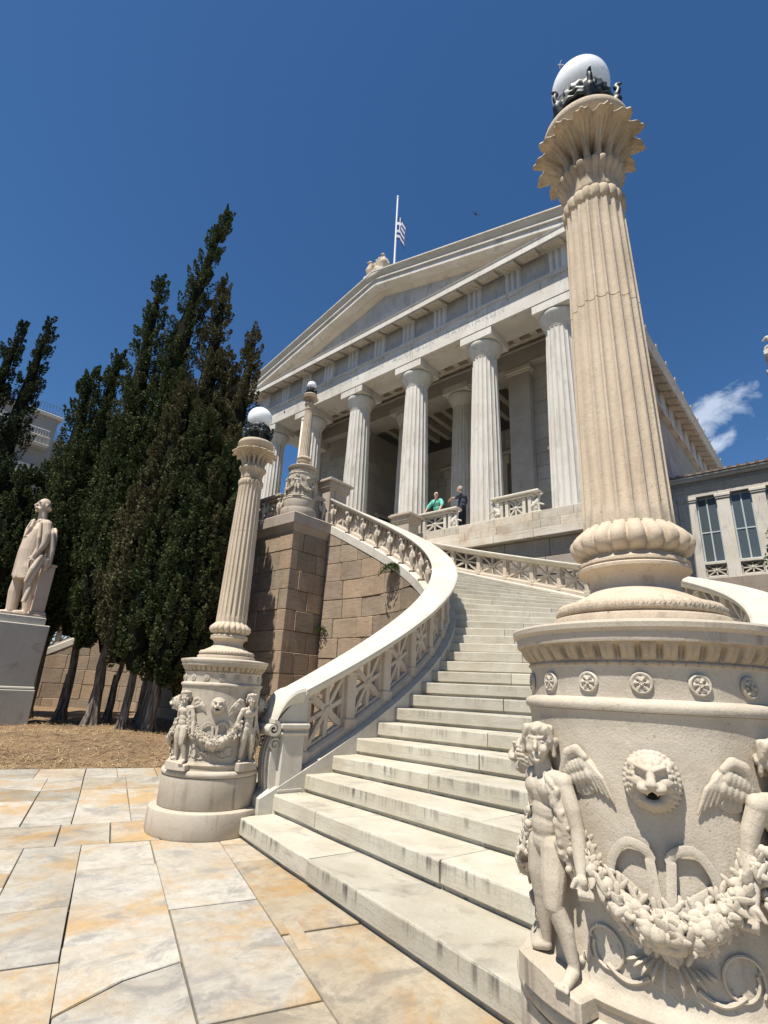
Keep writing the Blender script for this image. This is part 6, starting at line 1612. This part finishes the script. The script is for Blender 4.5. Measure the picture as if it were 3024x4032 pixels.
def cloak():
    P = []
    for k in range(7):          # folds falling from the shoulder down the back
        x = .44 - .055 * k; P.append(('p', [(.30 - .03 * k, .06 + .02 * k, 2.06), (x, .16 + .02 * k, 1.85), (x + .02, .24, 1.45), (x - .01, .26, 1.14 + .02 * (k % 2))], [.045, .058, .062, .05]))
    P += [('p', [(.20, -.08, 2.10), (.28, .02, 2.12), (.31, .10, 2.06)], [.04, .055, .05]), ('p', [(.36, -.12, 2.05), (.43, -.10, 1.7), (.44, -.05, 1.36)], [.03, .045, .03]),
          ('p', [(.43, .05, 1.30), (.42, -.05, 1.0), (.40, -.12, .72)], [.06, .075, .04]), ('p', [(.43, .12, 1.28), (.43, .03, .95), (.42, -.03, .68)], [.05, .055, .035]), ('p', [(.42, .2, 1.25), (.42, .22, 1.05)], [.08, .05]), ('e', (.2, .25, 1.55), (.26, .10, .5))]
    return P
st = empty('statue', 'pale stone statue of a bald moustached man with a cloak over one shoulder', 'statue', (px0, py0, zt - .08 + 2.5))
link('figure', blob('figure', statue(), .011, 2), M['statue'], st); link('cloak', blob('cloak', cloak(), .012, 1), M['statue'], st)
mb = MB(); cbox(mb, .12, .42, .12, .46, 0, .12, .01); cbox(mb, .15, .39, .15, .43, .12, 1.12, .012); cbox(mb, .13, .41, .13, .45, 1.12, 1.18, .01); tube(mb, [(.40, .0, .62), (.42, -.06, .28)], [.05, .055], 10)
link('support_pillar', mb.mesh('support_pillar'), M['statue'], st)
mb = MB(); cbox(mb, -.42, .45, -.46, .47, -.001, .05, .01); link('base_slab', mb.mesh('base_slab'), M['statue'], st); st.scale = (1.03, 1.03, 1.11)

# ================================================================== visitors on the portico
skin = flatmat('skin', (.46, .27, .19), .6, .3); hairm = flatmat('grey_hair', (.42, .39, .37), .8, .1, 60, (.25, .23, .22))
shirt1 = flatmat('mint_shirt', (.16, .50, .40), .9, .1); shirt2 = flatmat('slate_shirt', (.055, .065, .085), .9, .1); shirt2b = flatmat('blue_tee', (.20, .26, .38), .9, .1); trous = flatmat('dark_trousers', (.03, .035, .045), .9, .1); strapm = flatmat('black_strap', (.012, .012, .012), .6)
def head_prims(x, y, z, fx, fy):
    """head centre, facing (fx,fy)"""
    sx, sy = fy, -fx
    def q(f, s, u): return (x + fx * f + sx * s, y + fy * f + sy * s, z + u)
    ang = math.degrees(math.atan2(fy, fx))
    return [('e', q(0, 0, .02), (.098, .076, .115), (0, 0, ang)), ('e', q(.025, 0, -.06), (.068, .056, .062), (0, 0, ang)), ('c', q(.095, 0, .02), q(.113, 0, -.02), .012, .017), ('c', q(.082, -.035, .035), q(.082, .035, .035), .012, .012),
            ('c', q(.088, -.022, -.06), q(.088, .022, -.06), .01, .01), ('e', q(-.005, .078, 0), (.022, .012, .032), (0, 0, ang)), ('e', q(-.005, -.078, 0), (.022, .012, .032), (0, 0, ang)), ('c', q(-.01, 0, -.08), q(-.02, 0, -.17), .052, .06)]
def hair_prims(x, y, z, fx, fy):
    ang = math.degrees(math.atan2(fy, fx)); return [('e', (x - fx * .018, y - fy * .018, z + .048), (.099, .083, .098), (0, 0, ang)), ('e', (x - fx * .045, y - fy * .045, z + .005), (.065, .078, .075), (0, 0, ang))]
def hand_prims(c, d, up_=(0, 0, 1), sp=.02):
    c = Vector(c); d = Vector(d).normalized(); u = Vector(up_); s = d.cross(u).normalized(); u = s.cross(d); P = [('e', tuple(c + d * .03), (.045, .032, .032))]
    for k in range(4):
        b = c + d * .06 + s * (k - 1.5) * sp; l = (.062, .072, .068, .052)[k]; P.append(('p', [tuple(b), tuple(b + d * l * .6 - u * .006), tuple(b + d * l - u * .024)], [.0105, .0095, .008]))
    b = c + d * .015 + s * .038; P.append(('p', [tuple(b), tuple(b + d * .035 + s * .02 - u * .01), tuple(b + d * .06 + s * .022 - u * .018)], [.012, .011, .009])); return P
RZ = FZ + .83; RY = 15.05
# first: leaning with both hands on the rail, head turned to his companion
X1 = -10.95
p1 = empty('person', 'person in a mint green shirt and sunglasses leaning with both hands on the portico rail', 'person', (X1, 15.42, FZ))
def P1(*a): return a
b1 = [('p', [(-.1, .08, .92), (-.11, .06, .5), (-.11, .08, .08)], [.095, .075, .05]), ('p', [(.1, .10, .92), (.12, .12, .5), (.11, .12, .08)], [.095, .075, .05]), ('c', (-.11, .06, .04), (-.12, -.09, .03), .045, .04), ('c', (.11, .10, .04), (.13, -.05, .03), .045, .04), ('e', (0, .08, .98), (.18, .13, .14))]
h1 = (.04, -.16, 1.60)
s1 = head_prims(*h1, .82, -.57) + [('p', [(-.33, -.20, 1.14), (-.37, -.30, .96), (-.38, -.36, .875)], [.042, .038, .03]), ('p', [(.30, -.17, 1.16), (.31, -.28, .98), (.30, -.36, .875)], [.042, .038, .03])] + hand_prims((-.38, -.37, .86), (0, -1, -.15)) + hand_prims((.30, -.37, .86), (0, -1, -.15)) + [('e', (0, -.02, 1.3), (.15, .1, .15))]
t1_ = [('e', (0, .0, 1.16), (.185, .135, .2)), ('e', (0, -.06, 1.33), (.20, .13, .14)), ('c', (-.17, -.08, 1.40), (.17, -.07, 1.40), .085, .085), ('p', [(-.2, -.08, 1.38), (-.30, -.14, 1.24), (-.335, -.19, 1.15)], [.078, .07, .062]), ('p', [(.2, -.07, 1.38), (.28, -.12, 1.26), (.305, -.16, 1.17)], [.078, .07, .062]), ('e', (0, .06, 1.02), (.19, .145, .12))]
link('legs', blob('legs', b1, .014, 2), trous, p1); link('body', blob('body', s1, .0085, 1), skin, p1); link('shirt', blob('shirt', t1_, .012, 2), shirt1, p1); link('hair', blob('hair', hair_prims(*h1, .82, -.57), .010, 1), hairm, p1)
mb = MB(); tube(mb, [(.06, -.19, 1.44), (-.02, -.20, 1.3), (-.12, -.155, 1.12), (-.19, -.05, 1.0)], [.02] * 4, 6, .4); link('bag_strap', mb.mesh('bag_strap'), strapm, p1)
mb = MB(); ell(mb, (h1[0] + .82 * .092 - .57 * .035, h1[1] - .57 * .092 - .82 * .035, h1[2] + .028), (.03, .03, .022), None, 10, 6); ell(mb, (h1[0] + .82 * .092 + .57 * .035, h1[1] - .57 * .092 + .82 * .035, h1[2] + .028), (.03, .03, .022), None, 10, 6); link('sunglasses', mb.mesh('sunglasses'), strapm, p1)
# second: upright in a dark shirt, forearm raised, turned to the first
X2 = -9.86
p2 = empty('person', 'grey haired person in a dark slate shirt standing upright and holding one forearm out', 'person', (X2, 15.42, FZ))
b2 = [('p', [(0, -.1, .92), (0, -.11, .5), (0, -.1, .08)], [.095, .075, .05]), ('p', [(0, .1, .92), (.02, .11, .5), (.02, .11, .08)], [.095, .075, .05]), ('c', (0, -.1, .04), (-.15, -.12, .03), .045, .04), ('c', (.02, .11, .04), (-.13, .11, .03), .045, .04), ('e', (0, 0, .98), (.13, .18, .14))]
h2 = (-.09, -.02, 1.68)
s2 = head_prims(*h2, -.94, -.34) + [('p', [(-.10, -.27, 1.27), (-.25, -.26, 1.30), (-.36, -.24, 1.27)], [.042, .036, .028]), ('p', [(-.02, .24, 1.18), (-.14, .2, 1.05), (-.22, .12, 1.02)], [.042, .036, .028])] + hand_prims((-.36, -.24, 1.265), (-.8, .1, -.6)) + hand_prims((-.22, .12, 1.02), (-1, -.4, 0)) + [('e', (0, 0, 1.38), (.1, .15, .14))]
t2_ = [('e', (0, 0, 1.15), (.145, .19, .2)), ('e', (-.01, 0, 1.36), (.135, .20, .14)), ('c', (0, -.17, 1.43), (0, .17, 1.43), .085, .085), ('p', [(0, -.2, 1.42), (-.02, -.26, 1.32), (-.08, -.27, 1.27)], [.078, .07, .06]), ('p', [(0, .2, 1.42), (.0, .26, 1.28), (-.02, .25, 1.19)], [.078, .07, .06]), ('e', (0, 0, 1.02), (.145, .19, .11))]
link('legs', blob('legs', b2, .014, 2), trous, p2); link('body', blob('body', s2, .0085, 1), skin, p2); link('shirt', blob('shirt', t2_, .012, 2), shirt2, p2); link('hair', blob('hair', hair_prims(*h2, -.94, -.34), .010, 1), hairm, p2)
link('undershirt', blob('undershirt', [('e', (-.075, -.03, 1.18), (.09, .14, .19))], .012, 1), shirt2b, p2)

# ================================================================== odds and ends
mb = MB(); tube(mb, [(0, 0, 0), (0, 0, 1.9), (0, 0, 3.75)], [.05, .045, .035], 10); ell(mb, (0, 0, 3.8), (.045, .045, .08), None, 10, 8)
o = link('terrace_pole', mb.mesh('terrace_pole', True), M['cream']); o.location = (-12.45, 9.75, LZ); tag(o, 'bare cream pole standing on the landing behind the balustrade', 'pole')
def bird(label, loc, rz, m, s):
    b = blob('bird', [('p', [(0, -.14, 0), (0, 0, .0), (0, .14, .01)], [.02, .05, .03]), ('e', (0, .17, .02), (.03, .04, .03)), ('c', (0, .2, .02), (0, .225, .015), .012, .004), ('p', [(0, -.14, 0), (0, -.24, 0)], [.025, .035]),
                      ('p', [(.03, .03, .02), (.16, .05, .08), (.32, -.04, .05)], [.035, .028, .01]), ('p', [(-.03, .03, .02), (-.16, .05, .08), (-.32, -.04, .05)], [.035, .028, .01])], .012, 1)
    o = link('bird', b, m); o.location = loc; o.rotation_euler = (.3, .4, rz); o.scale = (s, s, s); tag(o, label, 'bird')
bird('dark pigeon flying in the open sky above the pediment', (-9.2, 15.5, 21.6), .9, flatmat('dark_feather', (.03, .03, .035), .8), .62)
bird('pale gull gliding high over the globe of the near lamp', (-4.6, 14.4, 25.2), 2.2, flatmat('pale_feather', (.75, .75, .75), .7), .5)
